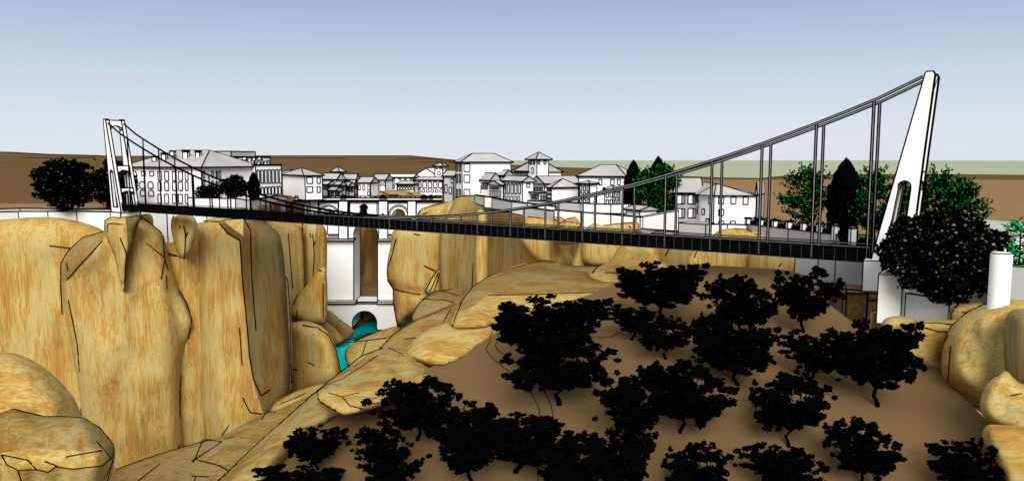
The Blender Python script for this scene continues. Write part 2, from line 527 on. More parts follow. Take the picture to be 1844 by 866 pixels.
# slope between tower cliff and column
rock([(282, 452), (310, 436), (350, 428), (376, 440), (384, 500), (392, 640), (396, 760), (380, 870), (322, 870), (300, 700), (300, 560)],
     178, 3, 0, 7, 40, [(1.6, 391, 716, 386, 750, 380, 795), (1.4, 290, 452, 318, 460), (1.4, 296, 458, 330, 463, 334, 466)], 'rockT', 9, 1, seed=4, name='cliff')
# main tower cliff
rock([(108, 476), (124, 452), (150, 427), (184, 417), (210, 402), (240, 395), (262, 398), (292, 420), (303, 458), (318, 508), (345, 574), (344, 596), (330, 642),
      (324, 700), (328, 760), (330, 870), (270, 900), (206, 900), (176, 830), (150, 752), (140, 690), (121, 590), (112, 530)],
     171, 2, 0, 11, 55,
     [(1.8, 110, 474, 124, 450, 150, 427, 189, 416), (1.6, 121, 504, 150, 470, 184, 434), (1.8, 110, 475, 109, 512, 112, 566), (1.6, 123, 540, 139, 620, 143, 669),
      (1.8, 294, 424, 296, 465, 303, 487), (1.6, 322, 522, 336, 545, 345, 576, 342, 594, 333, 640, 324, 700, 324, 752), (1.4, 299, 496, 301, 520),
      (1.4, 296, 470, 290, 502), (1.8, 252, 388, 274, 405, 292, 420), (1.4, 264, 438, 294, 462), (1.5, 318, 814, 324, 800), (1.4, 122, 488, 120, 474)],
     'rockT', 10, 0.7, seed=5, name='cliff', creases=[(150, 468, 186, 434, -2.0, 30), (310, 510, 335, 640, 2.5, 16)],
     patches=[[(106, 476), (124, 449), (150, 425), (196, 410), (184, 436), (150, 470), (121, 505), (108, 510)]], pmat='rockO')  # shading of the upper left face painted as a darker facet
# rock pillar under the far tower
rock([(190, 396), (200, 391), (216, 391), (244, 388), (253, 392), (247, 412), (240, 440), (232, 470), (224, 526), (214, 500), (205, 460), (193, 436), (188, 412)],
     163, -6, 0, 4, 22, [(1.8, 191, 396, 203, 391, 216, 392, 238, 390, 252, 388), (1.6, 216, 428, 228, 458, 226, 482, 224, 522), (1.4, 194, 404, 202, 402, 220, 404),
                         (1.4, 194, 404, 194, 418), (1.6, 189, 396, 188, 414), (1.4, 196, 434, 192, 439)], 'rockV', 6, 1, seed=6, patches=[[(226, 392), (256, 386), (256, 410), (240, 440), (232, 470), (224, 530), (226, 480), (230, 440)]],
     name='rock_pillar', label='tall ochre rock spur directly under the far bridge tower', cat='rock')
rock([(240, 392), (252, 386), (270, 386), (276, 396), (274, 412), (262, 410), (250, 402)], 176, -8, 0, 3, 12, [(1.6, 238, 386, 252, 389, 270, 386)], 'rockO', 5, 1, seed=7,
     name='rock', label='small olive brown rock knob just right of the far tower base', cat='rock')
rock([(308, 412), (311, 394), (322, 387), (342, 386), (354, 398), (355, 420), (348, 442), (333, 467), (318, 452)], 168, -6, 0, 4, 16,
     [(1.8, 309, 415, 309, 398, 313, 388), (1.5, 324, 406, 324, 412), (1.5, 330, 406, 334, 422, 332, 466), (1.4, 338, 418, 333, 430)], 'rockV', 6, 1, seed=8,
     name='rock', label='egg shaped ochre rock standing between the tower cliff and the next column', cat='rock')
# thin blade and stacks nearer the old bridge
rock([(498, 500), (502, 490), (509, 489), (518, 508), (524, 560), (526, 690), (512, 716), (502, 716), (499, 600)], 178, -4, 0, 3, 10,
     [(1.8, 499, 492, 509, 489, 518, 505, 522, 560, 525, 690)], 'rockV', 6, 1, seed=9, name='standing_rock', label='thin upright rock blade against the dark cliff flank', cat='rock')
rock([(520, 402), (540, 402), (552, 412), (552, 500), (545, 560), (524, 580), (522, 500)], 222, 8, 0, 3, 14, [(1.6, 523, 425, 529, 528), (1.6, 552, 500, 526, 560)], 'rockT', 6, 1, seed=10, name='cliff')
rock([(544, 404), (570, 402), (584, 408), (589, 430), (588, 500), (586, 560), (560, 560), (546, 520), (543, 440)], 216, -14, 0, 5, 20,
     [(1.7, 545, 402, 544, 450, 549, 500, 530, 540, 521, 560), (1.5, 563, 422, 566, 460, 563, 505), (1.4, 558, 420, 560, 428), (1.4, 568, 434, 564, 444)], 'rockV', 7, 1, seed=11, name='cliff', patches=[[(570, 400), (594, 400), (594, 566), (576, 566), (570, 500), (566, 440)]], pmat='rockO')
rock([(522, 566), (536, 536), (556, 508), (575, 485), (588, 490), (588, 575), (572, 584), (545, 582)], 207, -4, 0, 4, 18,
     [(1.6, 522, 562, 536, 530), (1.5, 582, 510, 582, 572), (1.5, 533, 578, 535, 558), (1.5, 574, 486, 586, 490)], 'rockT', 7, 1, seed=12,
     name='rock', label='cone shaped ochre rock leaning on the gorge side left of the old bridge', cat='rock')
rock([(580, 575), (590, 558), (612, 574), (638, 596), (620, 618), (590, 620)], 236, -8, 0, 3, 16, [(1.5, 592, 582, 616, 604)], 'rockO', 6, 1, seed=13, name='cliff')
rock([(560, 578), (592, 582), (612, 600), (620, 612), (600, 622), (570, 600)], 222, -6, 6, 3, 12, [], 'rockO', 6, 1, seed=14, name='cliff')
rock([(520, 600), (526, 582), (550, 578), (580, 588), (600, 612), (614, 665), (606, 690), (560, 706), (524, 712)], 200, -7, 0, 8, 30,
     [(1.8, 545, 585, 572, 590, 592, 604, 604, 628, 614, 668), (1.5, 555, 652, 566, 657), (1.4, 526, 664, 536, 666)], 'rockV', 7, 0.7, seed=15,
     name='rock', label='large rounded ochre rock left of the bright cyan water', cat='rock')
rock([(621, 646), (624, 626), (650, 610), (700, 590), (722, 590), (700, 630), (660, 670), (634, 668)], 226, 8, 30, 5, 16,
     [(1.6, 626, 616, 650, 614, 696, 608), (1.4, 660, 614, 652, 640), (1.4, 622, 614, 652, 602)], 'rockH', 6, 0.8, seed=16,
     name='rock', label='low flat topped rock on the right bank of the cyan water', cat='rock')
# ledge and foot slopes
rock([(488, 742), (500, 722), (545, 700), (590, 690), (606, 700), (560, 730), (505, 752)], 150, 0, 20, 3, 16, [(1.5, 496, 742, 530, 740), (1.5, 505, 727, 550, 708)], 'rockH2', 7, 1, seed=17, name='ledge')
rock([(180, 960), (196, 862), (215, 842), (300, 812), (390, 788), (440, 762), (486, 742), (560, 710), (620, 668), (560, 760), (450, 900)], 118, 0, 22, 6, 40,
     [(1.8, 205, 846, 290, 816, 380, 790), (1.6, 345, 830, 400, 795, 366, 790, 348, 832), (1.4, 248, 866, 288, 834), (1.5, 352, 826, 396, 838, 410, 846),
      (1.5, 352, 858, 350, 866), (1.5, 470, 755, 480, 740, 496, 742), (1.5, 345, 856, 376, 858), (1.4, 405, 790, 422, 786)], 'rockH2O', 10, 0.9, seed=18, name='slope')
# left foreground boulders
rock([(-90, 640), (0, 634), (40, 640), (86, 666), (130, 712), (150, 752), (190, 812), (204, 900), (-90, 900)], 108, 0, 0, 13, 90, [(1.5, 145, 735, 147, 748)], 'rockH', 10, 0.5, seed=19,
     name='boulder', label='smooth domed boulder at the left edge behind the cracked foreground one', cat='boulder')
rock([(-90, 760), (0, 745), (24, 738), (70, 748), (118, 750), (150, 752), (176, 768), (204, 798), (206, 830), (190, 890), (150, 960), (-90, 960)], 72, -2, 0, 8, 45,
     [(2.0, 0, 745, 24, 736, 78, 749, 124, 750, 150, 752, 180, 770, 204, 800, 202, 830, 192, 870), (1.6, 2, 818, 50, 828, 66, 845, 86, 850, 102, 838, 80, 830),
      (1.6, 2, 818, 12, 836, 32, 846, 66, 845), (1.6, 102, 840, 130, 844, 185, 838, 204, 820), (1.6, 118, 822, 184, 810), (1.6, 32, 846, 38, 866), (1.6, 174, 794, 204, 830, 188, 860)],
     'rockH', 9, 0.7, seed=20, name='boulder', label='cracked boulder in the bottom left corner of the view', cat='boulder', creases=[(-60, 836, 205, 836, -2.0, 40)],
     patches=[[(-100, 740), (210, 730), (210, 830), (184, 806), (150, 812), (60, 806), (2, 815), (-100, 822)]], pmat='rockHO')  # shading of the boulder top painted as a darker facet

# ================================================================== CLIFFS (centre and right of the gorge)
rock([(618, 420), (640, 395), (664, 398), (668, 470), (660, 560), (620, 560)], 320, -20, 0, 5, 20, [(1.5, 646, 500, 650, 540)], 'rockO', 7, 1, seed=30, name='cliff')
rock([(655, 480), (660, 398), (700, 396), (705, 500), (700, 560), (650, 560)], 300, 20, 0, 5, 20, [], 'rockF', 7, 1, seed=31, name='cliff')
rock([(600, 540), (640, 498), (690, 500), (720, 560), (700, 560), (612, 566)], 285, 0, 40, 3, 14, [(1.4, 648, 510, 652, 546)], 'soilwall', 7, 1, seed=32, name='slope')
rock([(632, 610), (640, 566), (660, 556), (684, 556), (690, 562), (655, 584)], 285, 0, 0, 3, 10, [(1.5, 654, 562, 650, 572), (1.5, 650, 566, 656, 582)], 'rockF', 6, 1, seed=33, name='rock',
     label='pale rock glimpsed through the low arch of the old bridge', cat='rock')
rock([(566, 400), (576, 372), (600, 370), (612, 384), (612, 402)], 285, 0, 0, 3, 14, [], 'rockO', 6, 1, seed=34, name='cliff')
rock([(700, 402), (702, 372), (730, 370), (742, 384), (740, 402)], 285, 0, 0, 3, 14, [], 'rockF', 6, 1, seed=35, name='cliff')
rock([(616, 358), (622, 350), (640, 344), (650, 344), (662, 352), (662, 358)], 278, 0, 0, 3, 9, [(1.5, 630, 353, 655, 346, 665, 345), (1.5, 641, 344, 651, 352)], 'rockO', 5, 1, seed=36,
     name='rock', label='small brown rock hump above the old bridge parapet, left one', cat='rock')
rock([(668, 362), (676, 349), (688, 344), (720, 343), (748, 346), (772, 354), (776, 362)], 276, 0, 0, 3, 12, [(1.5, 684, 344, 700, 351, 718, 351), (1.5, 733, 348, 745, 350)], 'rockO', 6, 1, seed=37,
     name='rock', label='long low brown rock hump above the old bridge parapet, right one', cat='rock')
rock([(752, 396), (752, 384), (760, 376), (790, 368), (818, 362), (835, 370), (835, 404), (752, 404)], 232, -4, 0, 5, 14, [(1.8, 752, 388, 760, 376, 778, 370, 806, 364), (1.5, 762, 386, 770, 382), (1.5, 752, 390, 758, 388)],
     'rockF', 6, 1, seed=38, name='cliff')
rock([(704, 440), (706, 420), (720, 408), (760, 404), (800, 404), (802, 470), (800, 540), (770, 560), (735, 570), (718, 590), (710, 560), (708, 522), (697, 500), (698, 468)],
     214, -6, 0, 7, 30, [(1.9, 713, 430, 706, 460, 698, 480, 698, 505, 708, 520, 708, 545, 716, 588), (1.5, 708, 520, 742, 528, 757, 530), (1.8, 764, 478, 784, 488), (1.5, 766, 512, 774, 508), (1.4, 745, 421, 756, 423)],
     'rockT', 8, 0.8, seed=39, name='cliff', creases=[(705, 520, 765, 530, 2, 9)])
rock([(764, 520), (776, 500), (790, 482), (798, 484), (798, 530), (770, 530)], 208, 4, 0, 2.5, 9, [(1.7, 766, 524, 778, 500, 790, 484), (1.4, 774, 524, 790, 490), (1.4, 782, 524, 792, 492)], 'rockV', 5, 1, seed=40, name='ledge')
rock([(792, 420), (810, 378), (824, 354), (848, 351), (866, 353), (876, 372), (882, 440), (882, 520), (840, 540), (800, 540), (792, 500)],
     205, 10, 0, 6, 26, [(1.8, 820, 356, 838, 352, 862, 352), (1.4, 852, 474, 850, 520)], 'rockO', 8, 0.7, seed=41, name='cliff')
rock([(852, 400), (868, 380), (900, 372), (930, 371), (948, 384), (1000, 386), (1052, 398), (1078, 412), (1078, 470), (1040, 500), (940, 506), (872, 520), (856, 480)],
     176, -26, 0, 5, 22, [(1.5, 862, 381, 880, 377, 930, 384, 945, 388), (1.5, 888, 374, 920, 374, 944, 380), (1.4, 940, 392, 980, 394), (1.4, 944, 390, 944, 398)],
     'rockO', 9, 0.7, seed=42, name='cliff')  # shade of this turned-away side is put into the tint
rock([(858, 520), (856, 440), (858, 384), (872, 380), (878, 400), (878, 520)], 170, 0, 0, 2, 10, [], 'rockV', 6, 0.5, seed=49, name='cliff')
rock([(940, 440), (944, 398), (956, 390), (980, 392), (1002, 402), (1014, 440), (1040, 480), (990, 490)], 141, 4, 0, 4, 20, [(1.4, 950, 390, 984, 394), (1.4, 1016, 440, 1034, 436)], 'rockV', 7, 0.8, seed=43, name='cliff')
rock([(994, 430), (996, 402), (1002, 392), (1014, 392), (1022, 404), (1020, 430)], 136, 0, 0, 2.5, 10, [(1.4, 996, 391, 1011, 391), (1.4, 998, 394, 1002, 398)], 'rockF', 5, 1, seed=44, name='rock',
     label='small knob of rock under the long white wall, left of the two', cat='rock')
rock([(1000, 424), (1012, 403), (1024, 395), (1036, 391), (1044, 400), (1050, 412), (1048, 436), (1010, 440)], 131, 0, 0, 3, 13, [(2.0, 998, 414, 1008, 402, 1022, 394, 1036, 391), (1.5, 1016, 400, 1030, 400, 1047, 404), (1.4, 1040, 412, 1047, 405)], 'rockV', 5, 1, seed=45,
     name='rock', label='angular knob of rock under the long white wall, right of the two', cat='rock')
rock([(1046, 440), (1056, 412), (1070, 402), (1086, 406), (1110, 402), (1146, 400), (1154, 412), (1156, 440), (1160, 480), (1060, 480)], 126, 0, 0, 4, 18,
     [(1.7, 1086, 406, 1120, 402, 1148, 402), (1.5, 1132, 406, 1137, 411), (1.5, 1144, 420, 1150, 408)], 'rockV', 7, 1, seed=46, name='cliff')
rock([(1168, 432), (1174, 420), (1184, 416), (1196, 420), (1202, 430), (1202, 440), (1170, 440)], 121, 0, 0, 2, 8, [(1.4, 1172, 420, 1186, 416)], 'rockO', 4, 1, seed=47, name='rock',
     label='tiny brown rock behind the deck rail below the white yard wall', cat='rock')
rock([(1274, 446), (1284, 424), (1300, 413), (1330, 411), (1350, 415), (1374, 418), (1386, 428), (1392, 446), (1390, 490), (1290, 490)], 116, 0, 0, 4, 18,
     [(1.7, 1322, 411, 1346, 413, 1354, 418), (1.5, 1358, 422, 1370, 421)], 'rockV', 6, 1, seed=48, name='cliff')
# band of rounded rocks below the deck
rock([(1030, 492), (1044, 436), (1060, 420), (1140, 424), (1160, 470), (1130, 490), (1080, 500)], 132, 6, 0, 5, 24,
     [(2.0, 1066, 474, 1078, 456, 1090, 444), (1.5, 1058, 452, 1065, 442), (1.5, 1080, 456, 1088, 446), (1.5, 1098, 458, 1102, 465), (1.5, 1104, 452, 1112, 442), (1.8, 1066, 476, 1070, 464)], 'rockT', 7, 1, seed=50, name='cliff')
rock([(1100, 490), (1110, 452), (1140, 430), (1180, 432), (1190, 470), (1180, 492)], 122, -4, 0, 5, 22, [], 'rockN', 7, 1, seed=51, name='cliff')
rock([(1160, 496), (1166, 440), (1210, 430), (1260, 434), (1276, 480), (1260, 500)], 118, -12, 0, 4, 20, [(1.6, 1198, 460, 1205, 448)], 'rockV', 7, 0.8, seed=52, name='cliff')
rock([(1246, 496), (1250, 444), (1300, 432), (1360, 440), (1366, 496)], 113, 8, 0, 4, 20, [(2.2, 1343, 468, 1353, 474), (1.4, 1250, 464, 1255, 452)], 'rockV', 7, 0.8, seed=53, name='cliff')
rock([(1350, 500), (1352, 450), (1400, 444), (1440, 456), (1446, 505), (1400, 510)], 108, -8, 0, 4, 20, [(1.4, 1402, 480, 1408, 474)], 'rockT', 7, 0.8, seed=54, name='cliff')
rock([(1060, 500), (1070, 482), (1100, 472), (1130, 466), (1166, 468), (1200, 476), (1190, 500), (1120, 520)], 112, 2, 15, 3, 18, [(1.8, 1066, 492, 1076, 480, 1084, 476), (1.5, 1090, 490, 1126, 492)],
     'rockH2', 7, 0.8, seed=55, name='ledge')
# spur of slabs coming down between gorge and hillside
rock([(742, 572), (756, 544), (778, 526), (812, 520), (836, 528), (838, 560), (800, 580), (760, 590)], 132, 0, 25, 4, 22,
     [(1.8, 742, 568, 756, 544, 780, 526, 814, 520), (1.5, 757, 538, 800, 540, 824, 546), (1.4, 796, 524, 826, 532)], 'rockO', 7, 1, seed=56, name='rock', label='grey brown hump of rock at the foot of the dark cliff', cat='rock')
rock([(812, 590), (822, 552), (836, 528), (862, 508), (912, 484), (976, 468), (1030, 478), (1076, 478), (1120, 496), (1130, 520), (1080, 545), (980, 572), (880, 590)],
     104, 0, 40, 6, 34, [(1.9, 826, 550, 850, 518, 880, 498, 918, 484, 978, 469), (1.6, 879, 532, 960, 530, 1092, 526), (1.5, 814, 590, 822, 566, 832, 545), (1.4, 798, 580, 812, 556)],
     'rockH2', 8, 0.7, seed=57, name='slab', creases=[(860, 533, 1100, 527, -1.5, 26)],
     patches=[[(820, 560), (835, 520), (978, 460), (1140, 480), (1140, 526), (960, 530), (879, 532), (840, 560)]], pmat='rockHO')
rock([(650, 666), (676, 636), (704, 606), (744, 578), (790, 556), (832, 544), (820, 586), (860, 590), (800, 650), (740, 690)], 92, 0, 20, 5, 34,
     [(1.9, 684, 628, 706, 604, 750, 576, 822, 548), (1.5, 728, 610, 770, 606)], 'rockH2O', 8, 0.8, seed=58, name='slab')
rock([(728, 640), (744, 614), (772, 592), (820, 576), (880, 572), (912, 578), (900, 602), (862, 634), (820, 656), (796, 661), (764, 656)], 80, 0, 20, 5, 36,
     [(1.6, 792, 656, 798, 661), (1.3, 890, 582, 902, 578)], 'rockH', 7, 0.3, seed=59, name='boulder', label='smooth domed boulder with curved bands where the hillside meets the gorge', cat='boulder')
rock([(380, 900), (400, 862), (470, 792), (560, 716), (600, 680), (640, 654), (680, 630), (728, 628), (762, 650), (780, 672), (740, 700), (690, 730), (600, 760), (530, 820), (470, 900)],
     66, 0, 8, 4, 36, [(2.0, 392, 866, 470, 792, 560, 712, 618, 666, 652, 640, 690, 626), (1.5, 570, 706, 590, 692, 616, 682, 680, 640), (1.5, 700, 626, 726, 638)],
     'rockH2O', 9, 0.8, seed=60, name='slab', creases=[(400, 880, 690, 680, -1.2, 30)])
rock([(572, 720), (580, 702), (620, 690), (690, 690), (740, 676), (770, 664), (776, 680), (752, 704), (700, 726), (650, 742), (616, 747), (590, 734)], 63.5, 0, 20, 2.6, 24,
     [(1.9, 572, 716, 578, 724, 616, 746), (1.5, 592, 707, 616, 714, 630, 730, 662, 738), (1.4, 618, 713, 646, 707), (1.6, 572, 716, 572, 708)], 'rockN', 7, 0.6, seed=61, name='boulder',
     label='flat creased boulder lying on the upper edge of the brown hillside', cat='boulder')

# ================================================================== right hand boulders
rock([(1586, 590), (1594, 574), (1616, 569), (1644, 573), (1664, 590), (1660, 620), (1600, 612)], 70, 0, 0, 2, 14, [(1.5, 1622, 586, 1650, 594)], 'rockH', 6, 0.7, seed=70,
     name='boulder', label='low rounded rock against the foot of the white bridge pier', cat='boulder')
rock([(1640, 600), (1648, 578), (1700, 576), (1730, 580), (1730, 620), (1706, 690), (1650, 660), (1620, 650)], 65, 0, 0, 3, 20, [(1.7, 1650, 580, 1690, 582, 1716, 584), (1.5, 1652, 586, 1690, 596, 1720, 598)], 'rockH2', 7, 0.8, seed=71,
     name='boulder', label='squat flat topped rock under the white garden wall', cat='boulder')
rock([(1706, 580), (1710, 560), (1724, 549), (1770, 546), (1776, 570), (1750, 600), (1716, 600)], 68, 0, 0, 2, 12, [(1.7, 1715, 590, 1712, 566, 1724, 550), (1.4, 1734, 561, 1744, 563)], 'rockO', 6, 0.7, seed=72,
     name='boulder', label='small brown rock tucked behind the large right hand boulder', cat='boulder')
rock([(1560, 600), (1564, 568), (1576, 558), (1590, 556), (1592, 600)], 76, 0, 0, 1.5, 9, [(1.6, 1562, 596, 1566, 566, 1578, 556), (1.4, 1566, 566, 1588, 564)], 'rockO', 5, 0.7, seed=73,
     name='boulder', label='narrow brown rock left of the white bridge pier foot', cat='boulder')
rock([(1694, 662), (1700, 620), (1712, 588), (1744, 562), (1790, 545), (1840, 540), (1900, 560), (1900, 800), (1800, 760), (1760, 738), (1726, 720), (1700, 690)], 60, -2, 0, 4, 42,
     [(2.0, 1700, 618, 1712, 588, 1744, 560, 1786, 541), (1.7, 1712, 622, 1706, 690, 1724, 716), (1.5, 1746, 730, 1768, 732)], 'rockN', 8, 0.6, seed=74,
     name='boulder', label='largest ochre boulder on the right, carrying the white cylinder', cat='boulder')
rock([(1806, 600), (1820, 560), (1860, 556), (1920, 560), (1920, 800), (1830, 790), (1812, 700)], 54, -4, 0, 2.5, 26, [], 'rockO', 8, 0.6, seed=75,
     name='boulder', label='shaded boulder cut off by the right edge below the grey wall', cat='boulder')
rock([(1766, 740), (1772, 700), (1790, 678), (1812, 668), (1840, 690), (1900, 700), (1900, 790), (1800, 772)], 52, 0, 0, 2.5, 20, [(1.7, 1782, 684, 1806, 670), (1.6, 1820, 712, 1840, 708)], 'rockN', 7, 0.6, seed=76,
     name='boulder', label='pointed pale rock in front of the large right hand boulder', cat='boulder')
rock([(1770, 800), (1774, 768), (1800, 764), (1860, 770), (1960, 780), (1960, 1000), (1830, 960), (1800, 860)], 49.5, 0, 0, 3, 24, [], 'rockH2', 8, 0.6, seed=77,
     name='boulder', label='lowest ochre boulder at the bottom right edge', cat='boulder')
# ================================================================== BUILDINGS
def hvec(a): return Vector((math.cos(a), math.sin(a), 0))

def solve_len(C, a, x, y):
    r = ray(x, y); k = r.x / r.y
    return (k * C.y - C.x) / (a.x - k * a.y)

def wall_hit(x, y, O, n):
    r = ray(x, y); o = Vector((0, 0, CZ))
    t = (O - o).dot(n) / r.dot(n)
    return o + r * t

def window(parent, O, a, n, x0, x1, y0, y1, arch, lw, fill='pane', name='window', mull=False, deep=False):
    ym, xm = (y0 + y1) / 2, (x0 + x1) / 2
    A = wall_hit(x0, ym, O, n); B = wall_hit(x1, ym, O, n)
    T = wall_hit(xm, y0, O, n).z; Bo = wall_hit(xm, y1, O, n).z
    A = Vector((A.x, A.y, 0)); B = Vector((B.x, B.y, 0)); w = (B - A)
    pts = [(0, Bo), (1, Bo)]
    if arch:
        rr = w.length / 2; zt = T - rr
        for k in range(9):
            an = math.pi * k / 8
            pts.append((0.5 + 0.5 * math.cos(an), zt + rr * math.sin(an)))
    else: pts += [(1, T), (0, T)]
    off = n * 0.06
    g = G()
    # reveal prism standing a little proud of the wall with a sunk pane line
    g.prism(pts, [], lambda u, v: Vector((A.x + w.x * u, A.y + w.y * u, v)) + off, -n * 0.3)
    ring = [Vector((A.x + w.x * u, A.y + w.y * u, v)) + off for u, v in pts]
    g.path(ring + ring[:1], lw, 1)
    if mull:       # inner jamb seen to one side of the opening
        q = lambda u, v: Vector((A.x + w.x * u, A.y + w.y * u, v)) + off * 1.3
        g.add([q(.62, Bo + .08), q(.92, Bo + .08), q(.92, T - .08), q(.62, T - .08)], [(0, 1, 2, 3)], 2)
        g.path([q(.62, Bo), q(.62, T)], lw * .9, 1)
    g.obj(name, [fill, 'black', 'shade'], parent)

def house(name, label, xc, yb, ye, d, phi, xl=None, xr=None, LL=None, LR=None, roof='hip', yr=None, ax='L', over=0.5,
          win=(), cat='house', group=None, lw=None, wallm='white', roofm='roof', zb=None, chim=(), ridge_in=None, lwpx=1.7):
    C = P(xc, ye, d); ze = C.z
    if zb is None: zb = ZP - 0.4
    C = Vector((C.x, C.y, 0))
    aR = hvec(R(phi)); aL = hvec(R(phi + 90))
    if LR is None: LR = solve_len(C, aR, xr, ye)
    if LL is None: LL = solve_len(C, aL, xl, ye)
    ymid = (yb + ye) / 2
    lw = LW(d, lwpx)
    up = Vector((0, 0, 1))
    base = Vector((*(C + aR * LR / 2 + aL * LL / 2).xy, zb))
    t = thing(name, label, cat, base, group)
    g = G()
    g.box(C + up * zb, aR * LR, aL * LL, up * (ze - zb)); g.outline(lw)
    g.obj('wall', [wallm, 'black'], t)
    # roof
    if roof != 'none':
        cen = C + aR * LR / 2 + aL * LL / 2
        zr = P(xc, yr, cen.y).z if yr is not None else ze + 0.6
        g = G(); o = over
        c0 = C - aR * o - aL * o
        A, B = aR * (LR + 2 * o), aL * (LL + 2 * o)
        th = 0.16
        z0 = ze + 0.003; z1 = ze + th
        q = [c0, c0 + A, c0 + A + B, c0 + B]
        lo = [p + up * z0 for p in q]; mid = [p + up * z1 for p in q]
        if roof == 'flat':
            g.add(lo + [p + up * zr for p in q], [(0, 3, 2, 1), (4, 5, 6, 7), (0, 1, 5, 4), (1, 2, 6, 5), (2, 3, 7, 6), (3, 0, 4, 7)])
        else:
            if roof == 'pyr': r0 = r1 = cen
            else:
                long_, Ln, Ws = (aR, LR + 2 * o, LL + 2 * o) if ax == 'R' else (aL, LL + 2 * o, LR + 2 * o)
                half = Ln / 2 - (ridge_in if ridge_in is not None else (Ws / 2 if roof == 'hip' else 0))
                if half < 0.05: half = 0.05
                r0, r1 = cen - long_ * half, cen + long_ * half
            r0, r1 = r0 + up * zr, r1 + up * zr
            vs = lo + mid + [r0, r1]
            fs = [(0, 3, 2, 1), (0, 1, 5, 4), (1, 2, 6, 5), (2, 3, 7, 6), (3, 0, 4, 7)]
            if roof == 'pyr': fs += [(4, 5, 8), (5, 6, 8), (6, 7, 8), (7, 4, 8)]
            elif ax == 'R': fs += [(4, 5, 9, 8), (6, 7, 8, 9), (7, 4, 8), (5, 6, 9)]
            else: fs += [(5, 6, 9, 8), (7, 4, 8, 9), (4, 5, 8), (6, 7, 9)]
            g.add(vs, fs)
        g.outline(lw, 12)
        rf = g.obj('roof', [roofm, 'black'], t)
        for (cx_, cy_, cw, ch) in chim:      # chimneys given by pixel top, standing over the ridge line
            pt = P(cx_, cy_ + 3.0, cen.y * .972); g = G()
            w = cw * cen.y / 1380; h = ch * cen.y / 1380 + .6
            g.box((pt.x - w / 2, pt.y - w / 2, pt.z - h), (w, 0, 0), (0, w, 0), (0, 0, h)); g.outline(lw)
            g.box((pt.x - w * .7, pt.y - w * .7, pt.z + .05), (w * 1.4, 0, 0), (0, w * 1.4, 0), (0, 0, h * .22), 1)
            c = g.obj('chimney', ['white', 'black'], t)
    nR = Vector((aR.y, -aR.x, 0)); nL = Vector((-aL.y, aL.x, 0))
    for w in win:
        side, x0, x1, y0, y1 = w[:5]; opt = w[5] if len(w) > 5 else ''
        a, n = (aR, nR) if side == 'R' else (aL, nL)
        window(t, C, a, n, x0, x1, y0, y1, 'a' in opt, lw * (0.8 if 's' in opt else 1), 'shade' if 'k' in opt else 'pane', mull='m' in opt)
    return t

def grid(side, xs, ys, opt=''):
    return [(side, x0, x1, y0, y1, opt) for (y0, y1) in ys for (x0, x1) in xs]

# ---- left bank
house('hotel', 'long white hotel with grey hipped roof and chimneys beside the far bridge tower', 362, 372, 302, 212, 72, xl=230, LR=24,
      yr=271, roof='hip', ax='L', over=1.2, cat='hotel', ridge_in=8,
      win=[('L', 238, 246, 308, 324, 'a'), ('L', 238, 246, 328, 344, 'a'), ('L', 239, 247, 347, 366, 'a'), ('L', 255, 262, 309, 316), ('L', 270, 277, 309, 317),
           ('L', 252, 261, 327, 339, 'a'), ('L', 267, 276, 327, 339, 'a'), ('L', 253, 262, 342, 353, 'a'), ('L', 268, 277, 342, 353, 'a')] +
      grid('L', [(285, 291), (297, 304), (311, 317), (322, 329), (334, 339)], [(309, 325), (328, 343), (350, 366)]) +
      grid('R', [(365, 368), (381, 384), (389, 391), (394, 397)], [(308, 320), (326, 338)], 'a') ,
      chim=[(296, 275, 7, 9), (335, 271, 8, 14), (357, 271.5, 7, 9), (311, 270, 7, 4), (279, 280, 7, 4)])
house('apartment_block', 'tall plain white block with flat roof just behind the hotel', 416, 362, 282, 262, 70, xl=366, LR=12, roof='flat', yr=273, over=0.3, cat='block')
house('block', 'white upper block with paired small windows behind the stepped building', 452, 350, 284, 262, 66, xl=420, xr=486, roof='flat', yr=282.5, over=0.1, cat='block',
      win=grid('L', [(431, 436), (440, 445)], [(288, 297)]) + [('R', 457, 459, 290, 299, 'k'), ('R', 462, 468, 290, 297, 'a'), ('R', 470, 473, 288, 297), ('R', 475, 480, 290, 297, 'a'), ('R', 481, 484, 289, 297)],
      chim=[(424, 281, 6, 2), (441, 280, 6, 2), (458, 281, 5, 2), (468, 280, 5, 2)])
house('stepped_building', 'white building whose grey side wall has tall windows over a row of arches', 460, 356, 298, 232, 62, xl=420, xr=506, roof='flat', yr=296.5, over=0.15, cat='building',
      win=[('L', 427, 430, 317, 324), ('L', 434, 438, 317, 324)] + [('R', 463 + 6.6 * k, 467 + 6.6 * k, 306.5 - k * .2, 330) for k in range(7)] +
      [('R', 470 + 6.2 * k, 474.5 + 6.2 * k, 337 - k * .4, 350, 'a') for k in range(6)])
house('corner_house', 'white corner house with grey hip roof just left of the old bridge parapet', 549, 354, 317, 252, 34, xl=509, xr=580, yr=303, roof='hip', ax='R', over=0.6,
      ridge_in=5, win=grid('R', [(552.5, 563), (571, 576.5)], [(319.5, 330.5), (336, 346.5)]))
house('small_house', 'small plain white house peeping between the stepped building and the corner house', 516, 350, 314, 275, 40, xl=500, LR=8, yr=306, roof='hip', ax='R', over=0.3)
house('watch_tower', 'little white tower with pointed roof above the dark crowded roofs', 612, 335, 310, 320, 50, xl=600, xr=618, yr=300.5, roof='pyr', over=1.0, cat='tower')
house('terrace_house', 'white terrace house with plain pale roof right below the little pointed tower', 606, 345, 324, 300, 62, xl=578, xr=620, yr=312, roof='gable', ax='L', over=0.4)
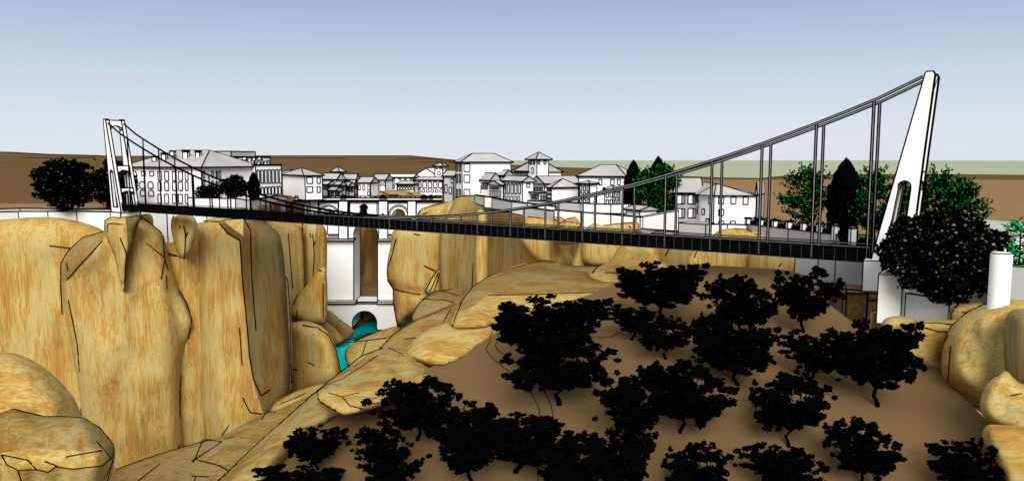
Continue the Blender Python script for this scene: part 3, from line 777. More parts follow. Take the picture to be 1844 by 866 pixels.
house('terrace_house', 'white terrace house with pale roof right of the little pointed tower', 641, 345, 324, 305, 75, xl=619, xr=645, yr=313, roof='gable', ax='L', over=0.4,
      win=[('L', 622, 628, 326, 330, 's'), ('L', 632, 638, 326, 330, 's')])
# crowded grey cluster, each its own small house
cl = [(590, 350, 333, 270, 580, 604, 326, 'leftmost of the crowded little grey houses'), (612, 352, 334, 268, 603, 622, 327, 'crowded grey house with windows set right under its eaves'),
      (604, 354, 344, 264, 592, 616, 337, 'lowest of the crowded grey houses, in front'), (628, 352, 336, 272, 620, 638, 328, 'crowded grey house with a long lean roof, middle of the cluster'),
      (638, 351, 332, 285, 630, 645, 324, 'crowded grey house at the right end of the cluster')]
for k, (xc, yb, ye, d, xl, xr, yr, lb) in enumerate(cl):
    house('grey_house', lb, xc, yb, ye, d, 55, xl=xl, xr=xr, yr=yr, roof='gable', ax='L', over=0.4, wallm='grey', group='crowded small houses left behind the old bridge',
          win=[('L', xl + 2, xl + 5, ye + 2.5, ye + 8, 'ks'), ('L', xl + 6.5, xl + 9, ye + 2.5, ye + 8, 'ks'), ('R', xc + 2, xc + 4, ye + 2.5, ye + 9, 'ks'), ('R', xc + 5.5, xc + 7.5, ye + 2.5, ye + 9, 'ks')])
house('pale_house', 'white house with a steep blank grey roof and three narrow windows', 667, 352, 330, 268, 80, xl=644, LR=8, yr=319, roof='gable', ax='L', over=0.3,
      win=grid('L', [(645.5, 649), (653.5, 657), (662.5, 666)], [(333.5, 342)], 's') + [('L', 662, 666, 345, 351, 's')])
house('arcade_house', 'white house with grey roof and four little arched windows in a row', 694, 352, 325, 278, 80, xl=670, LR=8, yr=314, roof='gable', ax='L', over=0.2,
      win=[('L', 672 + 6 * k, 675.5 + 6 * k, 328, 334, 'as') for k in range(4)])
house('long_house', 'long white house with rows of small square windows and a low white roof', 744, 352, 320, 290, 84, xl=695, LR=9, yr=314, roof='gable', ax='L', over=0.3, roofm='white',
      win=grid('L', [(697, 701), (705.5, 710.5)], [(321.5, 325.5), (328, 332), (334, 338)], 's') + grid('L', [(718, 722), (728, 732), (738, 742)], [(321.5, 324)], 's'))
house('porch_house', 'low white arcaded porch in front of the long white house', 746, 352, 332.5, 276, 84, xl=715, LR=6, yr=326, roof='hip', ax='L', over=0.4, ridge_in=1.5,
      win=[('L', 716 + 5 * k, 719.5 + 5 * k, 337, 342, 'as') for k in range(6)] + [('L', 716, 744, 333.5, 335.5, 'ks')])
house('church', 'white church with a broad gable, clerestory windows and lower arcade of five arches', 790, 345, 319, 300, 80, xl=746, LR=10, yr=303, roof='gable', ax='R', over=0.6, cat='church',
      roofm='white', win=[('L', 754 + 6.6 * k, 757.5 + 6.6 * k, 314, 318, 's') for k in range(5)])
house('church_aisle', 'low church aisle with five tall arches in front of the broad gable', 797, 352, 325, 282, 82, xl=748, LR=6, yr=319, roof='hip', ax='L', over=0.4, ridge_in=1.0, cat='church aisle',
      win=[('L', 752 + 9.5 * k, 758.5 + 9.5 * k, 327, 338.5, 'a') for k in range(5)] + [('L', 752 + 8 * k, 757 + 8 * k, 341, 346, 'as') for k in range(6)])
house('church_tower', 'slim white bell tower with pointed roof beside the broad church gable', 797, 345, 300, 290, 75, xl=783, LR=4, yr=293, roof='pyr', over=0.7, cat='tower',
      win=grid('L', [(785, 788), (791.5, 795)], [(302, 304.5)], 's') + [('L', 788.5, 793, 308.5, 315, 'as')])
house('side_house', 'narrow pale grey house squeezed left of the tall hip roofed building', 816, 366, 318, 232, 78, xl=799, LR=10, yr=307.5, roof='gable', ax='L', over=0.5, wallm='grey', zb=44,
      win=[('L', 801.5, 805, 333, 347), ('L', 812.5, 816, 322, 329), ('L', 809, 813, 337.5, 348.5)])
# ---- right bank
house('tall_house', 'tall white building with grey hip roof and a column of three large windows', 832, 366, 293, 214, 18, xl=821, xr=920, yr=276.5, roof='hip', ax='R', over=0.6, cat='building',
      ridge_in=4.6, zb=43, win=[('R', 835.5, 846, 295.5, 309), ('R', 835.5, 846, 315, 328.5), ('R', 835.5, 846, 341, 354)] +
      grid('L', [(822, 824.5), (827, 830)], [(294, 308), (314, 329), (341, 354)], 'k'))
house('hill_house', 'small white house with a lean grey roof stepping up beside the tall building', 884, 352, 326, 210, 28, xl=856, xr=899, yr=311, roof='gable', ax='L', over=0.5,
      win=[('L', 858 + 3.2 * k, 860 + 3.2 * k, 335, 347, 'ks') for k in range(3)] + [('L', 868 + 4 * k, 871 + 4 * k, 329, 340, 'ks') for k in range(3)])
house('dormer_house', 'white house with pale roof and a row of small arched windows under its eaves', 906, 345, 317, 215, 60, xl=887, xr=921, yr=306, roof='gable', ax='L', over=0.5,
      win=[('L', 888 + 4.6 * k, 891.5 + 4.6 * k, 318.5, 325, 'as') for k in range(4)])
house('lean_house', 'low house with two dark window bands beneath a sloping grey roof', 902, 356, 334, 196, 35, xl=882, xr=906, yr=325, roof='gable', ax='R', over=0.5,
      win=[('L', 884 + 4 * k, 887 + 4 * k, 337, 341, 'ks') for k in range(4)] + [('L', 884 + 3.4 * k, 886.4 + 3.4 * k, 344, 354, 's') for k in range(5)])
house('arched_hall', 'grey fronted hall with five tall arched windows and white gable end', 941, 362, 328, 190, 30, xl=905, xr=961, yr=317, roof='gable', ax='L', over=0.5, cat='hall',
      win=[('L', 907.5 + 6.6 * k, 911.5 + 6.6 * k, 331, 348.5, 'a') for k in range(5)] + [('L', 907.5 + 6.2 * k, 911.5 + 6.2 * k, 353, 361, 'as') for k in range(5)] + [('R', 948.5, 954, 331, 337)])
def gable_block(name, label, xl, xr, ye, ya, d, cat, depth=14, m='roof', wm='white', yb=345):
    """wide gable seen end-on"""
    A, B, T = P(xl, ye, d), P(xr, ye, d), P((xl + xr) / 2, ya, d)
    t = thing(name, label, cat, ((A.x + B.x) / 2, d + depth / 2, ZP))
    g = G(); g.box((A.x + .8, d, ZP - .4), (B.x - A.x - 1.6, 0, 0), (0, depth, 0), (0, 0, A.z - ZP + .4)); g.outline(LW(d, 1.7)); g.obj('wall', [wm, 'black'], t)
    g = G(); g.prism([(A.x, A.z), (B.x, B.z), (T.x, T.z)], [], lambda u, v: Vector((u, d - .5, v)), (0, depth + 1, 0)); g.outline(LW(d, 1.7)); g.obj('roof', [m, 'black'], t)
gable_block('gabled_church', 'broad grey gabled church rising behind the square pointed tower', 918, 1016, 310, 284, 228, 'church')
house('square_tower', 'square white tower with pyramid roof and small paired windows, middle of the town', 967, 340, 288, 215, 28, xl=952, xr=988, yr=274, roof='pyr', over=0.8, cat='tower',
      win=[('L', 954, 957.5, 290, 296, 'ks'), ('L', 960.5, 963, 290, 296, 'ks'), ('R', 969, 972, 290, 295.5), ('R', 979.5, 983, 290, 295.5), ('L', 957.5, 961, 302, 312, 'as')])
house('low_wing', 'low white wing with a strip of small dark windows left of the square tower', 950, 330, 310, 219, 22, xl=924, LR=6, yr=308, roof='flat', over=0.2,
      win=[('L', 926.5 + 5 * k, 929.5 + 5 * k, 311, 317, 'ks') for k in range(5)])
house('long_white_house', 'long white house with grey roof end and blank sunlit wall behind the street', 981, 362, 332, 200, 28, xl=957, xr=1046, yr=317, roof='gable', ax='R', over=0.4,
      win=[('L', 959 + 5 * k, 962.5 + 5 * k, 337, 345, 'ks') for k in range(4)] + [('L', 959 + 5 * k, 962.5 + 5 * k, 351, 358, 'ks') for k in range(4)])
house('balcony_house', 'small house with dark balcony bands tucked left of the blank white house', 970, 364, 347, 186, 20, xl=955, xr=986, yr=345.5, roof='flat', over=0.6,
      win=[('L', 957 + 4 * k, 960 + 4 * k, 350, 358, 'ks') for k in range(3)] + [('R', 973 + 5 * k, 976 + 5 * k, 352, 360, 'ks') for k in range(3)])
house('blank_house', 'white house with blank front and dark slatted side under a grey hip roof', 993, 366, 339, 182, 22, xl=985, xr=1042, yr=321.5, roof='hip', ax='R', over=0.5, ridge_in=6,
      win=[('L', 986, 992, 341, 344, 'ks'), ('L', 986, 992, 348, 351, 'ks'), ('L', 986, 992, 356, 359, 'ks')])
house('mansion', 'large white house with hipped roof behind the small three storey house', 1125, 366, 319, 172, 70, xl=1042, LR=14, yr=297, roof='hip', ax='L', over=0.5, cat='mansion',
      ridge_in=4, win=[('L', 1078.5, 1084, 323, 333), ('L', 1100, 1106, 323, 333), ('L', 1112, 1117, 323, 333), ('L', 1086, 1091, 338, 350)])
house('three_storey_house', 'small three storey house with nine little windows and low pointed roof', 1062, 366, 332, 160, 44, xl=1043, xr=1075, yr=325, roof='pyr', over=0.4,
      win=grid('L', [(1044.5, 1048), (1051, 1054.5), (1057.5, 1061)], [(334.5, 343.5), (346.5, 355.5), (358.5, 365)]))
house('corner_villa', 'small villa with six windows and pointed roof beside the tall dark cypress', 1104, 370, 342, 150, 60, xl=1089, xr=1117, yr=334, roof='pyr', over=0.3,
      win=grid('L', [(1092, 1096), (1099, 1103)], [(345, 355), (359.5, 368)]) + grid('R', [(1106, 1109), (1112, 1115)], [(346, 356), (360, 368)]))
# villa near the gardens
house('villa', 'grey sided two storey wing of the large villa with shuttered square windows', 1262, 408, 349, 142, 76, xl=1217, LR=11, yr=320.5, roof='hip', ax='L', over=0.5, cat='villa wing',
      ridge_in=0.5, wallm='grey2', win=grid('L', [(1219, 1233), (1239, 1253)], [(351, 367), (375.5, 392)], 'm') + [('L', 1256, 1259, 353, 364), ('L', 1256, 1259, 372, 384)])  # wing wall greyed to stand for its weaker light

def villa_front():
    d = 136.0; lw = LW(d, 1.8)
    A, B = P(1286, 352, d), P(1362, 352, d)
    Lc = P(1262, 352, 140.5)
    t = thing('villa', 'white gabled front of the large villa with small square windows, right of its grey wing', 'villa', ((A.x + B.x) / 2, d + 5, ZP - 1))
    g = G(); zt = A.z
    # body with a grey canted left side
    ring = [(A.x, A.y), (B.x, B.y), (B.x + 1.0, B.y + 11), (Lc.x, Lc.y + 9), (Lc.x, Lc.y)]
    g.prism(ring, [], lambda u, v: Vector((u, v, ZP - 1)), (0, 0, zt - ZP + 1)); g.outline(lw)
    g.obj('wall', ['white', 'black'], t)
    g = G(); ap = P(1290, 331, d + 2); rr = P(1340, 329, d + 8)
    e = [P(1255, 351, 139.5), P(1286, 352.2, d - .5), P(1364, 352.5, d - .5)]
    bk = [Vector((e[0].x, e[0].y + 10, zt + .3)), Vector((e[2].x + 1.5, e[2].y + 11, zt + .3))]
    ap2 = Vector((ap.x, ap.y + 8, ap.z + .05))
    V = e + bk + [ap, ap2]
    g.add(V, [(0, 1, 5), (1, 2, 5), (2, 4, 6, 5), (0, 5, 6, 3), (3, 6, 4), (0, 3, 4, 2, 1)]); g.outline(lw, 8)
    g.obj('roof', ['roof', 'black'], t)
    n = Vector((0, -1, 0))
    for (x0, x1, y0, y1) in [(1294, 1303, 355, 367), (1316, 1325, 355, 367), (1338, 1347, 355, 368), (1294, 1303, 377, 388), (1294, 1303, 398, 408), (1315, 1324, 398, 408)]:
        window(t, Vector((A.x, d, 0)), Vector((1, 0, 0)), n, x0, x1, y0, y1, False, lw)
    a = Vector((A.x - Lc.x, A.y - Lc.y, 0)); n2 = Vector((a.y, -a.x, 0)).normalized()
    for (x0, x1, y0, y1) in [(1277, 1282, 355, 367), (1264.5, 1269, 376, 386), (1272, 1277, 394, 402)]:
        window(t, Vector((A.x, A.y, 0)), a, n2, x0, x1, y0, y1, False, lw)
villa_front()
# tall grey return wall of the villa with shared gable end
house('villa_end', 'narrow grey end bay closing the right side of the large villa', 1363, 405, 351, 140, 60, xl=1361, xr=1376, yr=327, roof='gable', ax='R', over=0.1, wallm='grey2', cat='villa bay')

# little shed roofed house in the yards
house('yard_house', 'little white gabled yard house with grey roof in front of the dark trees', 1152, 392, 380, 140, 30, xl=1128, xr=1183, yr=370, roof='gable', ax='L', over=0.4, cat='yard house')
# far right house
house('garden_house', 'white house with grey gabled roof behind the bright green shrub at the right edge', 1768, 470, 424, 84, 12, LL=9, LR=16, yr=399, roof='gable', ax='L', over=0.7, cat='house',
      zb=46, win=[('R', 1775, 1781, 434, 452)])

# ================================================================== WALLS
def wall(name, label, pts, th=0.6, m='white', px=1.7, cat='wall', cap=0):
    """pts: (x, ytop, ybottom, depth) along the wall's face"""
    g = G()
    for (x0, a0, b0, d0), (x1, a1, b1, d1) in zip(pts[:-1], pts[1:]):
        A, B = P(x0, a0, d0), P(x1, a1, d1); C, D = P(x0, b0, d0), P(x1, b1, d1)
        C.x, C.y, D.x, D.y = A.x, A.y, B.x, B.y
        n = Vector((-(B.y - A.y), B.x - A.x, 0)).normalized() * th
        g.add([C, D, D + n, C + n, A, B, B + n, A + n], [(0, 3, 2, 1), (4, 5, 6, 7), (0, 1, 5, 4), (1, 2, 6, 5), (2, 3, 7, 6), (3, 0, 4, 7)])
        if cap:
            g.bar(A + n / 2 + Vector((0, 0, .1)), B + n / 2 + Vector((0, 0, .1)), th * 1.5, 2, 4, cap)
    g.outline(LW(pts[0][3], px))
    o = g.obj(name, [m, 'black', 'path'])
    return tag(o, label, cat)
wall('retaining_wall', 'white retaining wall under the big round tree at the far left', [(-120, 384, 440, 172), (33, 381, 440, 187), (86, 381, 440, 188), (138, 381, 440, 188), (206, 382, 460, 184)], 1.2)
wall('parapet', 'low grey street parapet with pale cap behind the left white retaining wall', [(-120, 380, 384, 184), (36, 375, 382, 190), (200, 377, 382, 188)], .5, 'grey')
wall('retaining_wall', 'white wall filling the gap between the rocks just right of the far tower', [(228, 372, 470, 186), (300, 376, 480, 188), (372, 380, 480, 190), (450, 384, 480, 196)], 1.2)
wall('terrace_wall', 'long white terrace wall in front of the hotel, right half', [(338, 356, 376, 196), (395, 357, 378, 199), (424, 357.5, 380, 202)], .8)
wall('terrace_wall', 'pale grey terrace wall bending toward the old bridge below the cypress', [(424, 357.5, 382, 202), (452, 361, 384, 204), (468, 358, 392, 214)], .8, 'grey')
wall('street_wall', 'grey sloping street wall leading up to the old bridge from the left', [(468, 358, 400, 216), (500, 352, 400, 236), (517, 355, 398, 246)], .8, 'grey')
wall('terrace_wall', 'small grey wall piece right below the tall hip roofed building', [(855, 351, 366, 192), (873, 354, 372, 186)], .8, 'grey')
wall('yard_wall', 'short white wall piece right of the rock crowned by the tall building', [(872, 354, 374, 184), (886, 355, 375, 182)], .8)
wall('yard_wall', 'long grey yard wall below the arched hall', [(886, 356, 376, 180), (922, 363, 380, 170)], .8, 'grey')
wall('yard_wall', 'white topped wall in the middle, right of the grey yard wall', [(922, 363, 384, 168), (950, 366, 390, 160), (1000, 372, 392, 158)], .8)
wall('yard_wall', 'tall grey wall standing on the rocks left of the long white wall', [(944, 373, 398, 152), (1000, 380, 405, 144)], .8, 'grey')
wall('house_wall', 'pale wall under the blank white house', [(950, 361, 376, 164), (1000, 363, 378, 160), (1048, 366, 382, 156)], .8, 'grey')
wall('garden_wall', 'upper white garden wall below the small three storey house', [(1045, 366, 384, 150), (1100, 368, 384, 147), (1132, 367, 385, 145)], .8)
wall('long_wall', 'long pale wall crossing behind the deck toward the yard house', [(998, 378, 420, 141), (1046, 382, 430, 137), (1100, 386, 440, 133), (1153, 391, 450, 129)], .8)
wall('yard_wall', 'white corner wall right of the little yard house', [(1153, 391, 460, 129), (1222, 379, 460, 139)], .8)
wall('yard_wall', 'low white wall behind the deck left of the large villa', [(1153, 412, 460, 126), (1222, 417, 460, 124)], .8)
wall('shed_wall', 'grey box like wall in front of the villa wing', [(1222, 401, 445, 121), (1271, 404, 450, 118)], 3.0, 'grey')
wall('yard_wall', 'white low wall in front of the villa front with a step', [(1271, 404, 450, 119), (1310, 404, 450, 119), (1345, 405, 450, 118.5)], .8)
wall('garden_wall', 'long grey garden wall carrying the row of square posts', [(1343, 403, 448, 120), (1420, 412, 456, 108), (1506, 422, 466, 96)], .6, 'grey')  # shade of the left-facing side is put into the grey
wall('street_wall', 'low pale wall behind the near end of the deck', [(1535, 422, 432, 104), (1570, 424, 440, 100)], .5, 'grey')
# posts
for k, x in enumerate([1347, 1370, 1395.5, 1421, 1447.5, 1476.5, 1504.5, 1535]):
    d = 120 - (x - 1345) * 0.149
    yb = 402.5 + (x - 1345) * 0.128 + (0 if k < 7 else 2)
    A = P(x, yb, d + .2); h = (9.5 + k * 1.25) * d / 1380 + .9; w = .72
    g = G(); g.box((A.x - w / 2, A.y - w / 2, A.z - .9), (w, 0, 0), (0, w, 0), (0, 0, h)); g.box((A.x - w * .62, A.y - w * .62, A.z - .9 + h), (w * 1.24, 0, 0), (0, w * 1.24, 0), (0, 0, .12)); g.outline(LW(d, 1.5))
    tag(g.obj('wall_post', ['white', 'black']), ['square white post at the far end of the garden wall, nearest the villa', 'second white post from the villa along the garden wall', 'third white post from the villa on the garden wall',
        'fourth white post from the villa on the garden wall', 'fifth white post, half way to the tall cypress', 'sixth white post, just left of the cypress foot',
        'seventh white post, directly under the tall cypress', 'last white post beside the black clipped hedge, nearest the near tower'][k], 'post', 'posts on the grey garden wall')

# near abutment and right garden
def block(name, label, pts, ztop_y, ybot, m='white', cat='wall', px=1.6):
    """pts: (x, d) ring of the footprint; first two give the face"""
    top = P(pts[0][0], ztop_y, pts[0][1]).z; bot = P(pts[0][0], ybot, pts[0][1]).z
    ring = [P(x, 400, d) for x, d in pts]
    g = G(); g.prism([(p.x, p.y) for p in ring], [], lambda u, v: Vector((u, v, bot)), (0, 0, top - bot)); g.outline(LW(pts[0][1], px))
    return tag(g.obj(name, [m, 'black']), label, cat)
wall('abutment', 'grey panelled abutment wall under the near end of the footbridge deck', [(1432, 463, 500, 100), (1474, 465, 512, 95.5), (1505, 467, 520, 92), (1560, 470, 530, 86)], 1.5, 'grey', cat='abutment')
block('abutment', 'white end pier face supporting the foot of the near tower', [(1558, 80.5), (1592, 80.2), (1600, 84), (1566, 85)], 469, 524, 'white', 'abutment')
block('bridge_pier', 'tall white pier block below the near tower, left of the white garden wall', [(1587, 73.5), (1631, 73.3), (1650, 80), (1604, 80)], 494, 582, 'white', 'pier')
wall('garden_wall', 'white garden wall joining the tall pier block on the right', [(1631, 528, 584, 73.6), (1710, 540, 590, 70), (1724, 543, 580, 69.6)], .5)
wall('garden_wall', 'upper white wall behind the trunk of the large leafy tree', [(1631, 515, 535, 78), (1752, 520, 560, 76)], .5)
wall('garden_wall', 'grey garden wall between the leafy tree and the white cylinder', [(1745, 488, 560, 76), (1790, 482, 560, 70)], .5, 'grey')
wall('garden_wall', 'grey wall at the right edge beside the white cylinder', [(1806, 478, 565, 66), (1960, 488, 570, 62)], .6, 'grey')
block('brown_building', 'low brown building with dark recessed front at the top of the hillside', [(1478, 88), (1524, 83), (1566, 81.5), (1600, 82), (1600, 90), (1490, 96)], 524, 600, 'soilwall', 'building')
wall('building_front', 'dark brown recessed panel on the low brown building', [(1525, 527, 592, 82.4), (1562, 528, 596, 80.9)], .25, M['soilwall'].name if False else 'bark')
wall('eaves_slab', 'thin brown roof slab above the dark recessed front', [(1474, 519, 525, 86), (1524, 521, 527, 81.8), (1590, 524, 530, 80.4)], 3, 'soilwall')
# white cylinder
g = G(); c = P(1804, 455, 57.5); bz = P(1804, 572, 56).z; r = 17.5 * 57.5 / 1373
for j in range(40):
    pass
n = 40; ring = [(c.x + r * math.cos(2 * math.pi * k / n), c.y + r * math.sin(2 * math.pi * k / n)) for k in range(n)]
vs = [(x, y, bz) for x, y in ring] + [(x, y, c.z) for x, y in ring]
g.add(vs, [(k, (k + 1) % n, n + (k + 1) % n, n + k) for k in range(n)], 0, True)
g.add([(x, y, c.z) for x, y in ring], [tuple(range(n))], 0)
g.path([Vector((x, y, c.z)) for x, y in ring + ring[:1]], LW(57, 1.6), 1)
tag(g.obj('round_pillar', ['white', 'black']), 'thick smooth white cylinder standing on the large right hand boulder', 'pillar')
# clipped hedge
def hedge(label, x0, x1, y0, y1, d0, d1, bumps=0, name='hedge'):
    g = G(); A, B = P(x0, y1, d0), P(x1, y1, d1); h = (y1 - y0) * d0 / 1380
    L = (B - A).length; a = (B - A).normalized(); nrm = Vector((-a.y, a.x, 0))
    rs = random.Random(int(x0)); N = int(L * 60)
    for k in range(N):
        s = rs.random() * L; u = rs.random(); hh = h * (1 + (0.28 * math.sin(s * bumps) if bumps else 0))
        p = A + a * s + Vector((0, 0, hh * math.sqrt(u))) + nrm * rs.uniform(0, .9)
        leaf(g, p, .13, rs, 0)
    g.box(A + nrm * .1 , a * L, nrm * .7, Vector((0, 0, h * .72)), 0)
    return tag(g.obj(name, ['leafblack', 'black']), label, 'hedge')
def leaf(g, p, s, rs, mi, n=5, smooth=False):
    x = Vector((rs.gauss(0, 1), rs.gauss(0, 1), rs.gauss(0, 1))).normalized()
    y = x.cross(Vector((rs.gauss(0, 1), rs.gauss(0, 1), rs.gauss(0, 1)))).normalized()
    o = len(g.V)
    for k in range(n):
        an = 2 * math.pi * k / n
        g.V.append(p + x * (math.cos(an) * s) + y * (math.sin(an) * s))
    g.F.append(list(range(o, o + n))); g.Mi.append(mi); g.S.append(smooth)
hedge('black clipped hedge box beside the near end of the deck', 1506, 1568, 427, 443, 97, 93)
hx = [1349, 1373, 1399, 1425, 1451, 1480, 1508]
for k, (x0, x1) in enumerate(zip([1352, 1374, 1400, 1426, 1452, 1481, 1508], [1367, 1392, 1417, 1443, 1472, 1500, 1532])):
    d0 = 120 - (x0 - 1345) * 0.149; d1 = 120 - (x1 - 1345) * 0.149; yb = 404 + (x0 - 1345) * 0.13
    o = hedge(['dark hedge between the first two white posts by the villa', 'dark hedge between the second and third post from the villa', 'dark hedge between the third and fourth post from the villa',
           'dark hedge between the fourth and fifth post from the villa', 'dark hedge between the fifth and sixth post from the villa', 'dark hedge between the sixth and seventh post, left of the cypress',
           'dark hedge between the last two white posts'][k], x0 - 3, x1 + 3, yb - 11 - k * .8, yb + 4, d0 + .6, d1 + .6, 3.0)
    o['group'] = 'hedges between the garden wall posts'

# ================================================================== OLD BRIDGE (three-arched stone bridge across the gorge)
D = 260.0
ob = thing('old_bridge', 'tall white stone bridge with arches and a central lantern window across the gorge', 'bridge', (P(665, 590, D).x, D + 6, P(665, 592, D).z))
fr = lambda dd: (lambda u, v: P(u, v, dd))
def arc(cx, cy, r, a0=180, a1=0, n=14):
    return [(cx + r * math.cos(R(a0 + (a1 - a0) * k / n)), cy - r * math.sin(R(a0 + (a1 - a0) * k / n))) for k in range(n + 1)]
lwb = LW(D, 1.7)
g = G()
g.prism([(548, 361), (797, 361), (797, 470), (716, 520), (716, 545), (586, 545), (586, 470), (548, 430)],
        [[(580, 402)] + arc(592, 388, 12) + [(604, 402)], [(706, 402)] + arc(718, 388, 12) + [(730, 402)],
         [(637, 543.5), (637, 424)] + arc(658.5, 422, 21.5)[0:] + [(680, 424), (680, 543.5)]], fr(D), (0, 11, 0))
g.outline(lwb)
g.obj('wall', ['white', 'black'], ob)
g = G()
g.prism([(588, 547), (718, 547), (720, 594), (680, 594), (678, 588)] + arc(656.5, 582, 22, 0, 180) + [(634.5, 590), (632, 594), (588, 594)], [], fr(D - 1.6), (0, 14, 0))
g.outline(lwb)
g.obj('lower_wall', ['white', 'black'], ob)
for (x0, x1) in [(558.5, 573), (610, 626), (682, 698), (734, 749)]:
    g = G(); g.prism([(x0, 362), (x1, 362), (x1, 432), (x0, 432)], [], fr(D - 1.2), (0, 1.198, 0)); g.outline(lwb); g.obj('pilaster', ['white', 'black'], ob)
for (x0, x1) in [(586, 638), (679, 714)]:
    g = G(); g.prism([(x0, 430), (x1, 430), (x1, 433), (x0, 433)], [], fr(D - 2.2), (0, 2.198, 0)); g.outline(lwb); g.obj('cornice', ['white', 'black'], ob)
    g = G(); g.prism([(x0, 543), (x1 + 3, 543), (x1 + 3, 546.6), (x0, 546.6)], [], fr(D - 2.6), (0, 2.598, 0)); g.outline(lwb); g.obj('ledge', ['white', 'black'], ob)
for (x0, x1) in [(590, 611), (698, 716)]:
    g = G(); g.prism([(x0, 402), (x1, 402), (x1, 422), (x0, 422)], [], fr(D - .5), (0, .498, 0)); g.outline(lwb)
    g.prism([(x0, 424), (x1, 424), (x1, 429), (x0, 429)], [], fr(D - .3), (0, .298, 0), 2); g.obj('recessed_panel', ['white', 'black', 'shade'], ob)
for cx_ in (592, 718):
    g = G()
    for r_ in (15.5, 18.5):
        g.path([P(u, v, D - .1) for u, v in [(cx_ - r_, 400)] + arc(cx_, 388, r_) + [(cx_ + r_, 400)]], lwb, 1)
    g.prism([(cx_ - 15, 402)] + arc(cx_, 388, 15) + [(cx_ + 15, 402), (cx_ + 12.3, 402)] + arc(cx_, 388, 12.3, 0, 180) + [(cx_ - 12.3, 402)], [], fr(D - .5), (0, .498, 0))
    g.path([P(cx_ - 17, 364.5, D - .1), P(cx_ + 17, 364.5, D - .1), P(cx_ + 17, 402, D - .1)], lwb, 1)
    g.obj('arch_moulding', ['white', 'black'], ob)
g = G(); g.path([P(u, v, D - .1) for u, v in [(630, 395), (630, 363), (679, 363), (679, 395)]], lwb, 1); g.path([P(628, 366, D - .1), P(628, 395, D - .1)], lwb, 1); g.obj('panel_line', ['white', 'black'], ob)
g = G(); g.prism([(530, 356.5), (800, 356.5), (800, 360.5), (530, 360.5)], [], fr(D - 1.6), (0, .6, 0)); g.outline(lwb)
g.prism([(530, 352.6), (800, 352.6), (800, 354.2), (530, 354.2)], [], fr(D - 1.4), (0, .4, 0), 1)
for x in range(532, 800, 9): g.bar(P(x, 353, D - 1.2), P(x, 357, D - 1.2), lwb * 1.2, 1)
g.obj('parapet', ['white', 'black'], ob)
g = G(); g.prism([(530, 360.8), (800, 360.8), (800, 363.2), (530, 363.2)], [], fr(D - 1.0), (0, 12, 0)); g.outline(lwb); g.obj('roadway', ['iron', 'black'], ob)
for (x0, x1) in [(535, 551), (546, 556), (612, 623), (682, 697), (757, 770), (772, 780)]:
    g = G(); cc = (x0 + x1) / 2
    g.prism([(x0, 358), (x0 + 1, 353), (cc - 3, 351), (cc, 350), (cc + 3, 351), (x1 - 1, 353), (x1, 358)], [], fr(D - 2.2), (0, .55, 0)); g.obj('iron_balcony', ['iron', 'black'], ob)
# lantern-like central window with canopy
g = G()
g.prism([(648.5, 388), (648.5, 374), (646, 373), (649, 369.5), (653.5, 367), (658, 369.5), (661, 373), (658.5, 374), (658.5, 388)], [], fr(D - 2.2), (0, 2.1, 0))
g.prism([(648, 380), (659, 380), (661, 384), (660.5, 390), (646.5, 390), (646, 384)], [], fr(D - 3.0), (0, .79, 0))
g.obj('central_window', ['iron', 'black'], ob)
g = G()
g.prism([(686, 392), (687, 388), (689, 384.5), (691, 388), (692, 392)], [], fr(D - 2.1), (0, .8, 0)); g.outline(lwb); g.obj('wall_lantern', ['white', 'black'], ob)

# ================================================================== SUSPENSION FOOTBRIDGE
A0 = Vector((38.7, 82.0, 0)); Vd = Vector((-125.2, 86.0, 0)); SP = Vd.length; du = Vd.normalized(); pu = Vector((-du.y, du.x, 0))
if pu.y < 0: pu = -pu
W = 3.5; ZD = 49.5
